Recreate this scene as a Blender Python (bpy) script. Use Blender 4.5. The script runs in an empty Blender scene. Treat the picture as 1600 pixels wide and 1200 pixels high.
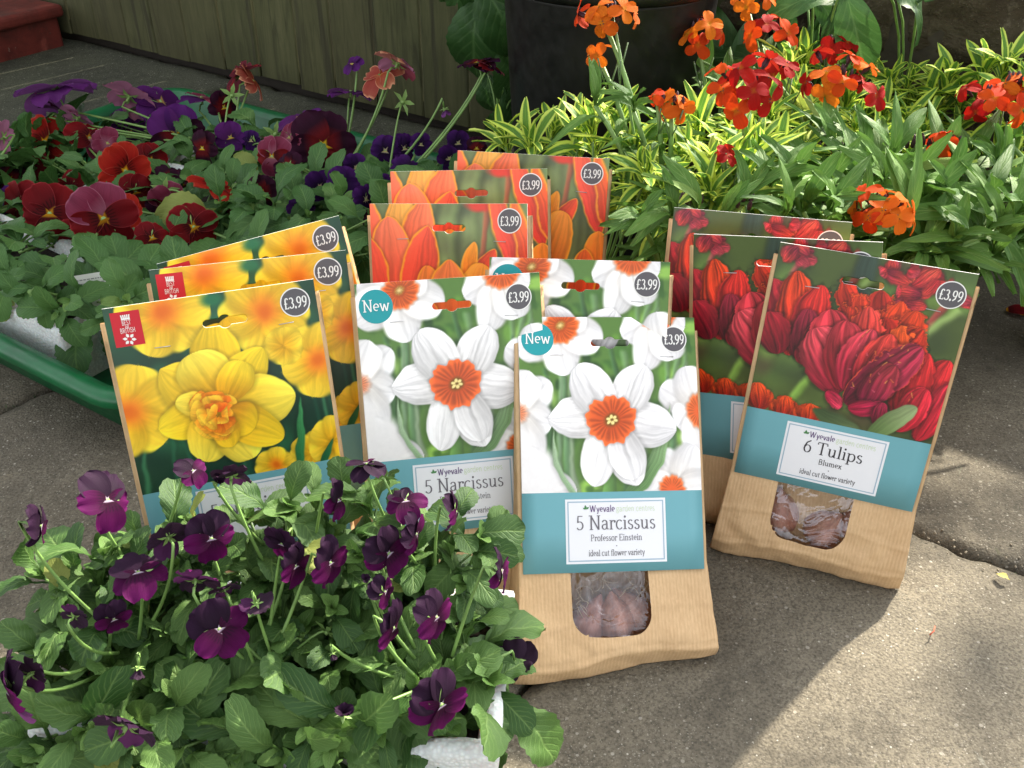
import bpy, math, random
import numpy as np
from mathutils import Vector, Matrix, noise as mnoise

# ---------------------------------------------------------------- camera, sky, sun, exposure
SC = bpy.context.scene; COL = SC.collection
H_CAM, PITCH, FPX = .594, math.radians(34.05), 1540.
cam_d = bpy.data.cameras.new('camera'); cam = bpy.data.objects.new('camera', cam_d); COL.objects.link(cam)
cam.location = (0, 0, H_CAM); cam.rotation_euler = (math.pi/2-PITCH, 0, 0)
cam_d.sensor_width = 36; cam_d.lens = 36*FPX/1600; cam_d.clip_start = .02; cam_d.clip_end = 400
SC.camera = cam
SUN_DIR = Vector((.66, .75, .80)).normalized()          # towards the sun: behind the scene, to the right
w = bpy.data.worlds.new('World'); SC.world = w; w.use_nodes = True
nt = w.node_tree; sky = nt.nodes.new('ShaderNodeTexSky'); sky.sky_type = 'NISHITA'; sky.sun_disc = False
sky.sun_elevation = math.asin(SUN_DIR.z); sky.sun_rotation = math.atan2(SUN_DIR.x, SUN_DIR.y)
sky.air_density = 1.0; sky.dust_density = 3.0; sky.ozone_density = 1.0
hz = nt.nodes.new('ShaderNodeHueSaturation'); hz.inputs['Saturation'].default_value = .14      # thin high haze: a pale sky
nt.links.new(sky.outputs[0], hz.inputs['Color']); nt.links.new(hz.outputs[0], nt.nodes['Background'].inputs[0]); nt.nodes['Background'].inputs[1].default_value = .15
sd = bpy.data.lights.new('sun', 'SUN'); sd.energy = 4.2; sd.angle = math.radians(1.3); sd.color = (1, .90, .74)
sun = bpy.data.objects.new('sun', sd); COL.objects.link(sun); sun.rotation_euler = SUN_DIR.to_track_quat('Z', 'Y').to_euler(); sun.location = (3, 3, 4)
SC.view_settings.view_transform = 'Standard'; SC.view_settings.look = 'None'; SC.view_settings.gamma = 1
SC.view_settings.use_curve_mapping = False; SC.view_settings.exposure = 1.75
SC.render.film_transparent = False
SC.cycles.max_bounces = 8; SC.cycles.transparent_max_bounces = 16
# ---------------------------------------------------------------- printed pictures (flat print on the cards), computed as colour per mesh vertex
_tab = np.random.RandomState(5).rand(128, 128)
def vnoise(x, y, seed=0):
    x = np.asarray(x) + seed * 17.31; y = np.asarray(y) + seed * 7.77
    xi = np.floor(x).astype(int); yi = np.floor(y).astype(int)
    fx = x - xi; fy = y - yi; fx = fx*fx*(3-2*fx); fy = fy*fy*(3-2*fy)
    g = lambda a, b: _tab[a & 127, b & 127]
    return (g(xi,yi)*(1-fx)+g(xi+1,yi)*fx)*(1-fy)+(g(xi,yi+1)*(1-fx)+g(xi+1,yi+1)*fx)*fy
def fbm(x, y, seed=0, o=4):
    r = 0; a = .5; 
    for i in range(o):
        r = r + a*vnoise(x*2**i, y*2**i, seed+i*3); a *= .5
    return r/(1-.5**o)
def sst(a, b, x):
    t = np.clip((x-a)/(b-a), 0, 1); return t*t*(3-2*t)
def hexc(h): return np.array([int(h[i:i+2], 16)/255. for i in (0, 2, 4)])

PH = .963      # picture height in card widths
class Canvas:
    def __init__(s, n, bg):
        s.m = int(round(n*PH)); s.n = n
        v, u = np.meshgrid(np.linspace(0, PH, s.m+1), np.linspace(0, 1, n+1), indexing='ij')
        s.u, s.v = u, v
        s.U = u + .035*(fbm(u*7, v*7, 11, 3)-.5); s.V = v + .035*(fbm(u*7, v*7, 12, 3)-.5)
        s.full = np.zeros(u.shape+(3,)) + hexc(bg); s.win(.5, .5, 9)
    def win(s, x, y, r, warp=True):
        f = lambda a, k: int(np.clip(a*s.n, 0, k))
        s.sl = (slice(f(y-r, s.m), f(y+r, s.m)+1), slice(f(x-r, s.n), f(x+r, s.n)+1))
        s.u, s.v = (s.U[s.sl], s.V[s.sl]); s.img = s.full[s.sl]
    def mix(s, m, col):
        col = hexc(col) if isinstance(col, str) else col
        s.img[:] = s.img*(1-m[..., None]) + col*m[..., None]
    def blob(s, x, y, rx, ry, col, soft=.5, ang=0, k=1., seed=0):
        s.win(x, y, max(rx, ry)*1.7)
        c, n = math.cos(ang), math.sin(ang)
        a = ((s.u-x)*c+(s.v-y)*n)/rx; b = (-(s.u-x)*n+(s.v-y)*c)/ry
        d = np.hypot(a, b) + .25*(fbm(s.u*9, s.v*9, seed+40)-.5)
        s.mix(k*(1-sst(1-soft, 1+soft*.4, d)), col)
    def line(s, x0, y0, x1, y1, w0, w1, col, blur=.006, k=1., bend=0, shade=.25):
        dx, dy = x1-x0, y1-y0; L = math.hypot(dx, dy); s.win((x0+x1)/2, (y0+y1)/2, L*.62+w0+w1+abs(bend)+.03)
        t = ((s.u-x0)*dx+(s.v-y0)*dy)/L/L
        d = ((s.u-x0)*-dy+(s.v-y0)*dx)/L - bend*4*t*(1-t)
        w = w0+(w1-w0)*np.clip(t, 0, 1)
        m = sst(-blur, blur, w-np.abs(d))*sst(-.02, .02, t)*sst(-.02, .02, 1-t)*k
        c = hexc(col)[None, None, :]*(1+shade*(d/np.maximum(w, 1e-4)))[..., None]
        s.img[:] = s.img*(1-m[..., None])+np.clip(c, 0, 1)*m[..., None]
    def petal(s, cx, cy, tx, ty, wd, c1, c2, edge=None, ew=.008, blur=.004, p=.6, q=.62, frill=0., ff=40, streak=.12,
              sf=26, seed=0, side=.12, rim=.05, shadow=.14, bend=0., k=1., mid=.06):
        dx, dy = tx-cx, ty-cy; L = math.hypot(dx, dy); s.win((cx+tx)/2, (cy+ty)/2, L*.6+wd+abs(bend)*L+.04)
        ax = ((s.u-cx)*dx+(s.v-cy)*dy)/L/L
        t = ((s.u-cx)*-dy+(s.v-cy)*dx)/L - bend*L*4*ax*(1-ax)
        sc = np.clip(ax, 0, 1)
        nm = (p/(p+q))**p*(q/(p+q))**q
        w = wd*(sc**p)*((1-sc)**q)/nm
        d = w-np.abs(t)+frill*(fbm(s.u*ff, s.v*ff, seed+5)-.5)*sst(.2, .6, ax)
        d = np.where((ax < 0) | (ax > 1.0), -np.maximum(np.maximum(-ax, ax-1)*L, 1e-3)+np.minimum(d, 0), d)
        if shadow:
            s.img *= (1-shadow*sst(-.03, .0, d))[..., None]
        m = sst(-blur, blur, d)*k
        r = np.clip(t/np.maximum(w, 1e-4), -1, 1)
        col = hexc(c1)*(1-sst(.05, .95, sc))[..., None]+hexc(c2)*sst(.05, .95, sc)[..., None]
        st = fbm(r*sf*.35+sc*2, sc*2.5+r*1.2, seed, 4)-.5
        col = col*(1+streak*2*st+side*r-mid*np.exp(-(r/.12)**2)+.06*(fbm(s.u*14, s.v*14, seed+9)-.5))[..., None]
        col = col*(1-rim*np.exp(-np.maximum(d, 0)/.008))[..., None]
        if edge is not None:
            e = (1-sst(ew*.2, ew, d+.012*(fbm(s.u*30, s.v*30, seed+2)-.5)))
            col = col*(1-e[..., None])+hexc(edge)*e[..., None]
        s.img[:] = s.img*(1-m[..., None])+np.clip(col, 0, 1)*m[..., None]
    def cup(s, x, y, r, c_in, c_out, blur=.004, fr=.05, seed=0, ry=1., k=1.):
        s.win(x, y, r*1.4*max(1, ry)+.03)
        a = np.arctan2((s.v-y)/ry, s.u-x); d = np.hypot(s.u-x, (s.v-y)/ry)
        R = r*(1+fr*np.sin(a*9+seed)+fr*.7*np.sin(a*17+2*seed)+fr*.8*(vnoise(np.cos(a)*5+9, np.sin(a)*5+9, seed)-.5))
        s.img *= (1-.18*(1-sst(0, .02, d-R)))[..., None]
        m = sst(-blur, blur, R-d)*k
        rays = .5+.5*np.sin(a*23+6*vnoise(np.cos(a)*3+5, np.sin(a)*3+5, seed)+d/r*1.5)
        q = np.clip(d/r, 0, 1)
        col = hexc(c_in)*(1-q)[..., None]+hexc(c_out)*q[..., None]
        col = col*(1-.22*rays*sst(.2, .6, q)*(1-.5*sst(.8, 1, q))+.12*sst(.75, 1, q))[..., None]
        s.img[:] = s.img*(1-m[..., None])+np.clip(col, 0, 1)*m[..., None]
    def done(s):
        return np.clip(s.full*(1+.03*(fbm(s.U*60, s.V*60, 77)-.5))[..., None], 0, 1)

def paint_white(n):
    c = Canvas(n, '557a35')
    for i in range(110):
        r = random.Random(i); c.blob(r.random(), r.random(), r.uniform(.015, .07), r.uniform(.015, .07), r.choice(['6fa03c', '2d5420', '9fd058', '3a6428', '1f3f1a', 'b4dc6e']), .6, k=.75, seed=i)
    for i in range(22):
        r = random.Random(100+i); x = r.uniform(0, 1.); c.line(x, r.uniform(.1, .5), x+r.uniform(-.07, .07), .98, r.uniform(.008, .016), r.uniform(.012, .022), r.choice(['7f9c78', '5b8255', '98ac8b', '44693e', '6f915f']), .012, .85, r.uniform(-.03, .03))
    W = 'eeecec'; W2 = 'dddad8'
    # soft flowers behind
    for (x, y, pts, w) in ((.22, .06, [(.02, .0), (-.02, .2), (.26, .33), (.47, .15), (.35, -.05)], .11), (.8, .0, [(.58, .1), (.68, .3), (.86, .25), (.95, .05)], .1),
                           (1.0, .52, [(.78, .4), (.87, .62), (.93, .28), (.98, .8), (1.1, .5)], .1), (-.04, .52, [(.16, .36), (.18, .6), (.05, .3), (.1, .8), (-.1, .7)], .1),
                           (.86, .92, [(.74, .75), (.66, .97), (.97, .72), (1.05, .95)], .1), (.08, .98, [(.0, .72), (.16, .8), (.3, .95), (-.05, .85)], .12)):
        for j, (a, b) in enumerate(pts): c.petal(x, y, a, b, w, 'efe9e2', W, blur=.014, q=.5, streak=.05, shadow=.1, seed=j, rim=.06)
    c.blob(.1, .86, .13, .16, 'ebe8e7', .35); c.blob(-.02, .72, .1, .14, 'e9e6e4', .35)
    c.cup(.24, .06, .095, 'b8480f', 'ef6a26', .012, .05, 3); c.cup(.24, .055, .025, 'e9d18c', 'b37a2a', .01)
    c.cup(.79, -.01, .1, 'd1541b', 'ee6c2a', .014, .04, 5, .8); c.cup(1.01, .53, .07, 'e05c22', 'ef7433', .012, .04, 2, 1.3); c.cup(-.02, .53, .055, 'e9773f', 'f2a27c', .02, .04, 1)
    c.cup(.83, .95, .075, 'df5a20', 'ef6d2b', .01, .05, 8)
    c.petal(.58, .99, .83, .5, .045, '567a45', '8fae7c', p=.3, q=.9, blur=.006, bend=.1, streak=.2); c.petal(.3, .99, .19, .62, .016, '8cab81', 'a6bf9a', p=.3, q=.8, blur=.006, bend=-.1)
    c.line(.5, .7, .48, .98, .03, .04, '5f8a45', .006)
    X, Y = .505, .575
    P = [(.24, .36, .0), (.85, .68, 1), (.17, .545, 2)]
    c.petal(X, Y, .63, .94, .105, W2, 'f4f2f2', seed=6, side=-.07, mid=.02); c.petal(X, Y, .38, .93, .11, 'e9e7e4', W, seed=7, side=.08)
    c.petal(X-.02, Y, .155, .55, .118, 'd9d5d2', W, seed=2, side=.09, q=.62, mid=.05, streak=.17)
    c.petal(X+.02, Y, .865, .635, .125, 'd7d4d2', W, seed=4, side=-.09, q=.62, mid=.05, streak=.17)
    c.petal(X+.02, Y, .7, .27, .115, 'dad7d5', W, seed=5, side=-.08, streak=.17, q=.5, mid=.05)
    c.petal(X-.02, Y, .33, .275, .12, 'd8d5d3', W, seed=1, side=.09, streak=.17, q=.5, mid=.05)
    c.petal(X+.04, Y+.02, .62, .9, .1, 'cfccca', 'efeded', seed=8, side=.1, q=.5, mid=.1)
    c.cup(X, Y, .135, 'b03c0a', 'f0682a', .004, .055, 4)
    c.blob(X, Y, .045, .045, '6b4a10', .5)
    for k in range(6):
        a = k*1.047+.3; c.blob(X+.02*math.cos(a), Y+.02*math.sin(a), .014, .01, 'f0dc90', .4, ang=a)
    return c.done()

def paint_yellow(n):
    c = Canvas(n, '1e3c2c')
    for i in range(46):
        r = random.Random(i+7); c.blob(r.random(), r.random(), r.uniform(.05, .14), r.uniform(.05, .14), r.choice(['16352a', '2c6a44', '123027', '1f4a33', '38885a', '0f2a25']), .9, k=.6, seed=i)
    for i in range(12):
        r = random.Random(i+50); x = r.uniform(0, 1); c.line(x, r.uniform(.3, .6), x+r.uniform(-.1, .1), .98, .006, .014, r.choice(['2a5a40', '1b4433', '3f7a52']), .012, .8)
    def soft(x, y, R, o=1, seed=0, b=.02):
        for k in range(6):
            a = k*1.047+seed; c.petal(x, y, x+R*math.cos(a), y+R*math.sin(a), R*.48, 'f2b21c', 'f6cf36', blur=b, q=.35, shadow=.08, seed=seed+k, streak=.08)
        if o: c.blob(x, y, R*.42, R*.42, 'ef8a1c', .7); c.blob(x, y, R*.2, R*.2, 'e06a10', .8)
    soft(.27, .06, .22, 1, 1); soft(.74, .12, .22, 1, 2); soft(.02, .52, .24, 1, 3); soft(.97, .42, .2, 1, 4); c.blob(.5, .03, .06, .05, '1f6a44', .7)
    soft(.86, .9, .12, 0, 5, .008); soft(.98, .86, .14, 0, 8, .01); soft(.66, .94, .1, 1, 6, .01); soft(.8, .32, .1, 0, 7)
    c.petal(.78, .98, .84, .6, .022, '2c6e3e', '3c8850', p=.3, q=.8, blur=.005); c.petal(.9, .98, .98, .84, .02, '1d5a36', '2a6a40', p=.3, q=.8)
    Y1, Y2, Y3 = 'e8ae1a', 'f9d62c', 'fbe04a'
    X, Y = .43, .585
    def P(tx, ty, w, s, a=Y1, b=Y2, sd=.1, q=.5, x=X, y=Y, **k): c.petal(x, y, tx, ty, w*.95, a, b, p=.62, seed=s, side=sd, q=q+.12, streak=.1, rim=.05, shadow=.16, **k)
    P(.5, .15, .13, 1, 'd79a18', 'f4cc28', .1, .4); P(.2, .34, .13, 2, 'd9a31c', 'f2ca30'); P(.14, .64, .11, 3, 'e0a41a', Y2, -.1, .5); P(.33, .85, .12, 4, 'd99d18', Y3, .1)
    P(.56, .88, .12, 5, 'dda21a', Y3, -.1, .35); P(.7, .31, .12, 6, 'd89d17', 'f6d22b', -.1); P(.82, .585, .15, 7, 'e7b01c', Y3, -.12, .5); P(.72, .8, .11, 12, 'd89a16', 'f3cb2a', .1, .4)
    P(.36, .29, .14, 8, 'dca01a', Y3, .12, .33, .45, .52); P(.6, .36, .1, 9, 'd89614', 'f8d42e', -.12, .35, .47, .55); P(.6, .72, .1, 10, 'd48c12', 'f5c824', .1, .4, .47, .6); P(.24, .51, .07, 11, 'e39a18', Y3, .1, .5, .42, .58)
    P(.47, .8, .08, 13, 'd88c14', 'f6c626', .1, .4, .44, .62)
    r = random.Random(3)
    for k in range(24):
        a = r.uniform(0, 6.28); R = .15*math.sqrt((24-k)/24.)
        x, y = X-.01+R*math.cos(a)*.9, Y+.02+R*math.sin(a)
        x2, y2 = X+R*.25*math.cos(a), Y+.03+R*.25*math.sin(a)
        o = r.choice([('e2560c', 'f58a1c'), ('ee6c10', 'f9a428'), ('d8480a', 'f07a18'), ('f08a18', 'fbc034')])
        c.petal(x2, y2, x, y, .05, o[0], o[1], seed=k, frill=.035, ff=34, blur=.005, streak=.1, shadow=.10, rim=.03, q=.3)
    return c.done()

def paint_orange(n):
    c = Canvas(n, '6f7d4c')
    for i in range(50):
        r = random.Random(i+3); c.blob(r.random(), r.random(), r.uniform(.05, .16), r.uniform(.04, .14), r.choice(['7e9a58', '5a6844', '8dae66', '6b7350', '9ab574', '4c5840', '7d8a5c']), .9, k=.6, seed=i)
    for i in range(7):
        r = random.Random(i+90); x = r.uniform(.3, 1); c.line(x, .0, x+r.uniform(-.2, .2), .97, .02, .03, r.choice(['48572f', '6b7f4a', '3a452c']), .03, .6, r.uniform(-.1, .1))
    c.line(.76, .03, .7, .42, .018, .02, 'a45a3c', .012, .9); c.blob(.74, .0, .13, .05, 'd93a26', .4)
    c.line(.5, .8, .5, .97, .02, .02, '8aa060', .01)
    E = 'ffa62e'
    def T(x, y, tx, ty, w, a, b, s, sd=.1, q=.35, bl=.006, ew=.02): c.petal(x, y, tx, ty, w, a, b, edge=E, ew=ew, seed=s, side=sd, q=q+.3, p=.5, blur=bl, streak=.12, rim=0, shadow=.14, mid=.05)
    # tulip at left
    T(.22, .5, .2, -.08, .13, 'f08a3a', 'fab04a', 1); T(.0, .5, -.02, -.04, .12, 'ee4630', 'f66c48', 3); T(.24, .52, .36, -.04, .12, 'ee4a30', 'fa7a4c', 2, .12)
    T(.14, .66, .12, .08, .16, 'ee4834', 'fa7e5a', 4, .14, .3); T(.24, .66, .38, .14, .12, 'e83c2c', 'f4583e', 5, -.14, .3); T(-.02, .66, -.02, .2, .13, 'e63e2e', 'f45a42', 6)
    # right-hand tulip, far
    T(.98, .5, .78, -.1, .075, 'e23a2c', 'f25c3a', 7, -.1, .3, .01, .012); T(1.02, .46, .92, -.05, .06, 'e04024', 'f47230', 8, .1, .3, .01)
    # curled pair
    T(.62, .56, .8, .27, .06, 'd62a1c', 'f0512a', 10, .15, .3, .004, .01); T(.6, .56, .66, .22, .055, 'ea6212', 'fa9a20', 11, -.1, .25, .004)
    # middle tulip
    T(.52, .99, .72, .36, .14, 'ee5a24', 'fb9a36', 12, -.1, .2, .004); T(.44, .99, .36, .38, .12, 'e6421e', 'f8843a', 13, .1, .2, .004); T(.5, 1., .5, .33, .15, 'f2582c', 'fa8246', 14, .08, .25, .004)
    T(.4, 1.05, .34, .55, .1, 'ea4434', 'f46a4a', 15, .1, .3, .004, .012); T(.52, 1.1, .54, .66, .15, 'ee5634', 'f88450', 17, .08, .3, .004)
    # lower right
    T(.96, .98, .97, .48, .12, 'e8441c', 'f98a2a', 18, -.1, .25, .004); T(.86, 1., .88, .6, .1, 'e23c22', 'f26a30', 19, .1, .3, .004)
    T(.05, 1.02, .08, .7, .12, 'e23c22', 'f26a30', 20, .1, .3, .01)
    return c.done()

def paint_red(n):
    c = Canvas(n, '4a5a2c')
    for i in range(50):
        r = random.Random(i+13); c.blob(r.random(), r.random(), r.uniform(.05, .16), r.uniform(.04, .14), r.choice(['6e9440', '33402a', '5d7a3a', '86ad50', '2b3326', '4d3a30', '728a4c']), .9, k=.6, seed=i)
    c.petal(.45, .45, .46, -.05, .06, '2c3c30', '33463a', blur=.02, p=.3, q=.3); c.line(.9, .14, .74, .5, .016, .02, 'a0443f', .01, .9); c.line(.12, .1, .05, .3, .014, .016, 'a85050', .012, .9)
    c.line(.95, .2, .62, .62, .02, .03, '9db96c', .02, .8); c.line(.3, .72, .2, .97, .02, .03, '86b04a', .015, .8)
    def R(x, y, tx, ty, w, a, b, s, bl=.004, fr=.03, sd=.15, q=.35, e=None, sh=.35, **k): c.petal(x, y, tx, ty, w, a, b, edge=e, ew=.007, seed=s, side=sd, q=q+.15, p=.5, blur=bl, streak=.6, sf=22, rim=.16, shadow=sh*.9, frill=fr, ff=34, mid=.12, **k)
    r = random.Random(9)
    for (x, y, k) in ((.12, .06, 7), (.78, .08, 14), (.62, .05, 8), (.95, .12, 6), (.7, .2, 7)):
        for j in range(k):
            a = r.uniform(0, 6.28); R(x+r.uniform(-.08, .08), y+r.uniform(-.05, .05), x+.1*math.cos(a), y+.07*math.sin(a), .035, r.choice(['8c2030', 'b02830', '7a1c30']), r.choice(['c83a34', 'd85040', 'b83c48']), j+r.randint(0, 99), .012, .03, sh=.15)
    # left tulip behind
    for k, (x, y, tx, ty, w, a, b) in enumerate([(.16, .6, .0, .2, .1, '7a1020', 'b42430'), (.17, .62, .12, .14, .1, 'a01c20', 'd8401c'), (.2, .62, .26, .2, .1, '8c1424', 'c02a24'), (.1, .62, .02, .38, .09, '6a0e1e', '9c1c2a'), (.24, .64, .22, .34, .08, '5e0f20', '8c2034'), (.24, .66, .3, .4, .07, '7c1424', 'aa2c38')]): R(x, y, tx, ty, w, a, b, 30+k)
    # small orange-red blooms along the foot
    for (x, y) in ((.05, .86), (.2, .9), (.34, .92)):
        for j, da in enumerate((-.7, .7, -.35, .35, 0)):
            a = -1.57+da+r.uniform(-.1, .1); R(x, y+.1, x+.1*math.cos(a), y+.1+.15*math.sin(a), .045, '8a180e', 'dc4a1c', 60+j, .005, .05, sh=.15)
    # right rear blooms
    for k, v in enumerate([(.86, .86, .98, .48, .09, '9c1828', 'd42c30'), (.78, .86, .86, .46, .1, '8c1420', 'c82a2c'), (.92, .95, 1.02, .6, .08, 'a01828', 'd42c40'), (.8, .92, .9, .66, .08, '981828', 'c82838')]): R(*v, 80+k)
    # upper mass, orange frilled
    for k, v in enumerate([(.5, .5, .36, .14, .07, '8c1820', 'c8321c'), (.5, .5, .46, .2, .08, '8a1a20', 'd03a20'), (.6, .5, .56, .16, .08, '7c1420', 'b82c20'), (.62, .52, .66, .2, .09, '84121c', 'd0401c'),
                           (.66, .52, .76, .24, .09, '7a1014', 'c63c1a'), (.68, .55, .8, .34, .08, '8a1420', 'c8341e'), (.6, .55, .62, .3, .08, '5e0c18', 'a82418'), (.52, .55, .52, .26, .09, 'a02020', 'cf4038'), (.7, .56, .7, .34, .06, 'a02418', 'd8521e')]): R(*v, 100+k, .004, .11, e='e85a28')
    # large cupped petals
    R(.46, .76, .33, .33, .14, '7c1424', 'c83440', 120, fr=.035, q=.3, sd=-.2); R(.47, .78, .27, .44, .13, '941a30', 'd24450', 121, fr=.035, q=.3, sd=.25)
    R(.48, .76, .42, .36, .11, '8c1828', 'c03440', 122, fr=.02, sd=.2); R(.5, .76, .56, .38, .11, '84162c', 'c23a48', 123, fr=.02, sd=-.22); R(.56, .72, .66, .4, .09, 'a02030', 'd84038', 124)
    R(.52, .84, .82, .44, .11, '5c1026', 'a82c44', 125, fr=.05, q=.3, sd=.2, e='e2503a'); R(.6, .82, .72, .56, .08, '701430', 'a0303c', 126, fr=.03)
    R(.54, .86, .72, .8, .05, '8a1030', 'b02048', 127, fr=.04); R(.4, .78, .5, .86, .04, 'a01838', 'c83450', 128); R(.68, .92, .7, .78, .04, '6a1028', '9c2040', 129)
    for k in range(26):
        a = r.uniform(.5, .85); b = r.uniform(.4, .74); c.line(a, b, a+r.uniform(-.02, .02), b+r.uniform(-.03, .03), .003, .001, r.choice(['f0a850', 'e87a3c', 'd86070']), .003, .8)
    c.petal(.66, .99, .87, .76, .055, '56703c', '8ea070', blur=.004, p=.5, q=.5, streak=.1)
    c.petal(.35, .9, .62, .99, .05, '3c5030', '5c7048', blur=.01)
    return c.done()
# ---------------------------------------------------------------- placing: pixel of the photograph (1600 x 1200) to a point in the place
_ct, _st = math.cos(PITCH), math.sin(PITCH)
def ray(px, py):
    a, b = (px-800)/FPX, (py-600)/FPX
    return Vector((a, _ct-_st*b, -_st-_ct*b))
def at(px, py, z=0.):
    d = ray(px, py); return Vector((0, 0, H_CAM))+d*((z-H_CAM)/d.z)
AX, NX = Vector((.83, -.5578, 0)), Vector((.5578, .83, 0))      # along / across the fence, slabs and tray
def AN(a, n, z=0.): return AX*a+NX*n+Vector((0, 0, z))
def atn(px, py, n):
    d = ray(px, py); o = Vector((0, 0, H_CAM)); t = n/d.dot(NX); return o+d*t
def atY(px, py, Y):
    d = ray(px, py); return Vector((0, 0, H_CAM))+d*(Y/d.y)

# ---------------------------------------------------------------- objects
def props(o, label=None, cat=None, group=None, kind=None):
    if label: o['label'] = label
    if cat: o['category'] = cat
    if group: o['group'] = group
    if kind: o['kind'] = kind
    return o
def link(o, parent=None):
    COL.objects.link(o)
    if parent is not None: o.parent = parent
    return o
def empty(name, loc=(0, 0, 0), M=None, **k):
    o = bpy.data.objects.new(name, None); o.empty_display_size = .02
    if M is not None: o.matrix_world = M
    else: o.location = loc
    return props(link(o), **k)
def inst(name, me, parent=None, M=None, loc=None):
    o = bpy.data.objects.new(name, me); link(o, parent)
    if M is not None: o.matrix_local = M
    if loc is not None: o.location = loc
    return o
class MB:
    def __init__(s): s.v, s.f, s.m, s.uv = [], [], [], []
    def add(s, vs, fs, mi=0, uvs=None):
        b = len(s.v); s.v += [tuple(p) for p in vs]; s.f += [tuple(i+b for i in f) for f in fs]; s.m += [mi]*len(fs)
        s.uv += list(uvs) if uvs is not None else [(0, 0)]*len(vs)
    def box(s, c, d, mi=0, M=None):
        x, y, z = c; a, b, h = d[0]/2, d[1]/2, d[2]/2
        vs = [Vector((x+i*a, y+j*b, z+k*h)) for k in (-1, 1) for j in (-1, 1) for i in (-1, 1)]
        if M is not None: vs = [M @ p for p in vs]
        s.add(vs, [(0, 2, 3, 1), (4, 5, 7, 6), (0, 1, 5, 4), (2, 6, 7, 3), (0, 4, 6, 2), (1, 3, 7, 5)], mi)
    def tube(s, pts, r0, r1=None, n=6, mi=0, cap=True):
        r1 = r0 if r1 is None else r1; P = [Vector(p) for p in pts]; vs, fs = [], []; k = len(P)
        up = Vector((.31, .2, .93)); prev = None
        for i, p in enumerate(P):
            t = (P[min(i+1, k-1)]-P[max(i-1, 0)]).normalized()
            u = (prev if prev is not None else (up if abs(t.dot(up)) < .9 else Vector((1, 0, 0))))
            u = (u-t*u.dot(t)).normalized(); prev = u; q = t.cross(u); r = r0+(r1-r0)*i/(k-1)
            vs += [p+(u*math.cos(a)+q*math.sin(a))*r for a in [2*math.pi*j/n for j in range(n)]]
        for i in range(k-1):
            for j in range(n): fs.append((i*n+j, i*n+(j+1) % n, (i+1)*n+(j+1) % n, (i+1)*n+j))
        if cap: fs.append(tuple(range(n-1, -1, -1))); fs.append(tuple((k-1)*n+j for j in range(n)))
        s.add(vs, fs, mi)
    def lathe(s, prof, n=40, mi=0, c=(0, 0, 0)):
        vs, fs = [], []; k = len(prof)
        for r, z in prof:
            for j in range(n):
                a = 2*math.pi*j/n; vs.append((c[0]+r*math.cos(a), c[1]+r*math.sin(a), c[2]+z))
        for i in range(k-1):
            for j in range(n): fs.append((i*n+j, i*n+(j+1) % n, (i+1)*n+(j+1) % n, (i+1)*n+j))
        s.add(vs, fs, mi)
    def mesh(s, name, mats, smooth=True):
        me = bpy.data.meshes.new(name); me.from_pydata(s.v, [], s.f)
        for m in (mats if isinstance(mats, (list, tuple)) else [mats]): me.materials.append(m)
        me.polygons.foreach_set('material_index', s.m)
        me.polygons.foreach_set('use_smooth', [smooth]*len(s.f))
        ul = me.uv_layers.new(name='UVMap'); li = np.zeros(len(me.loops), int); me.loops.foreach_get('vertex_index', li)
        ul.data.foreach_set('uv', np.array(s.uv, 'f')[li].ravel()); me.update(); return me
    def build(s, name, mats, parent=None, smooth=True, M=None, loc=None, **k):
        return props(inst(name, s.mesh(name, mats, smooth), parent, M, loc), **k)
def bevel(o, w, seg=2):
    m = o.modifiers.new('bevel', 'BEVEL'); m.width = w; m.segments = seg; m.limit_method = 'ANGLE'; return o
def frame(pos, d, n):
    """matrix: local y along d, local z near n"""
    y = Vector(d).normalized(); x = y.cross(Vector(n))
    if x.length < 1e-4: x = y.cross(Vector((.3, .9, .2)))
    x.normalize(); z = x.cross(y)
    return Matrix.Translation(pos) @ Matrix((x, y, z)).transposed().to_4x4()

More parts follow.
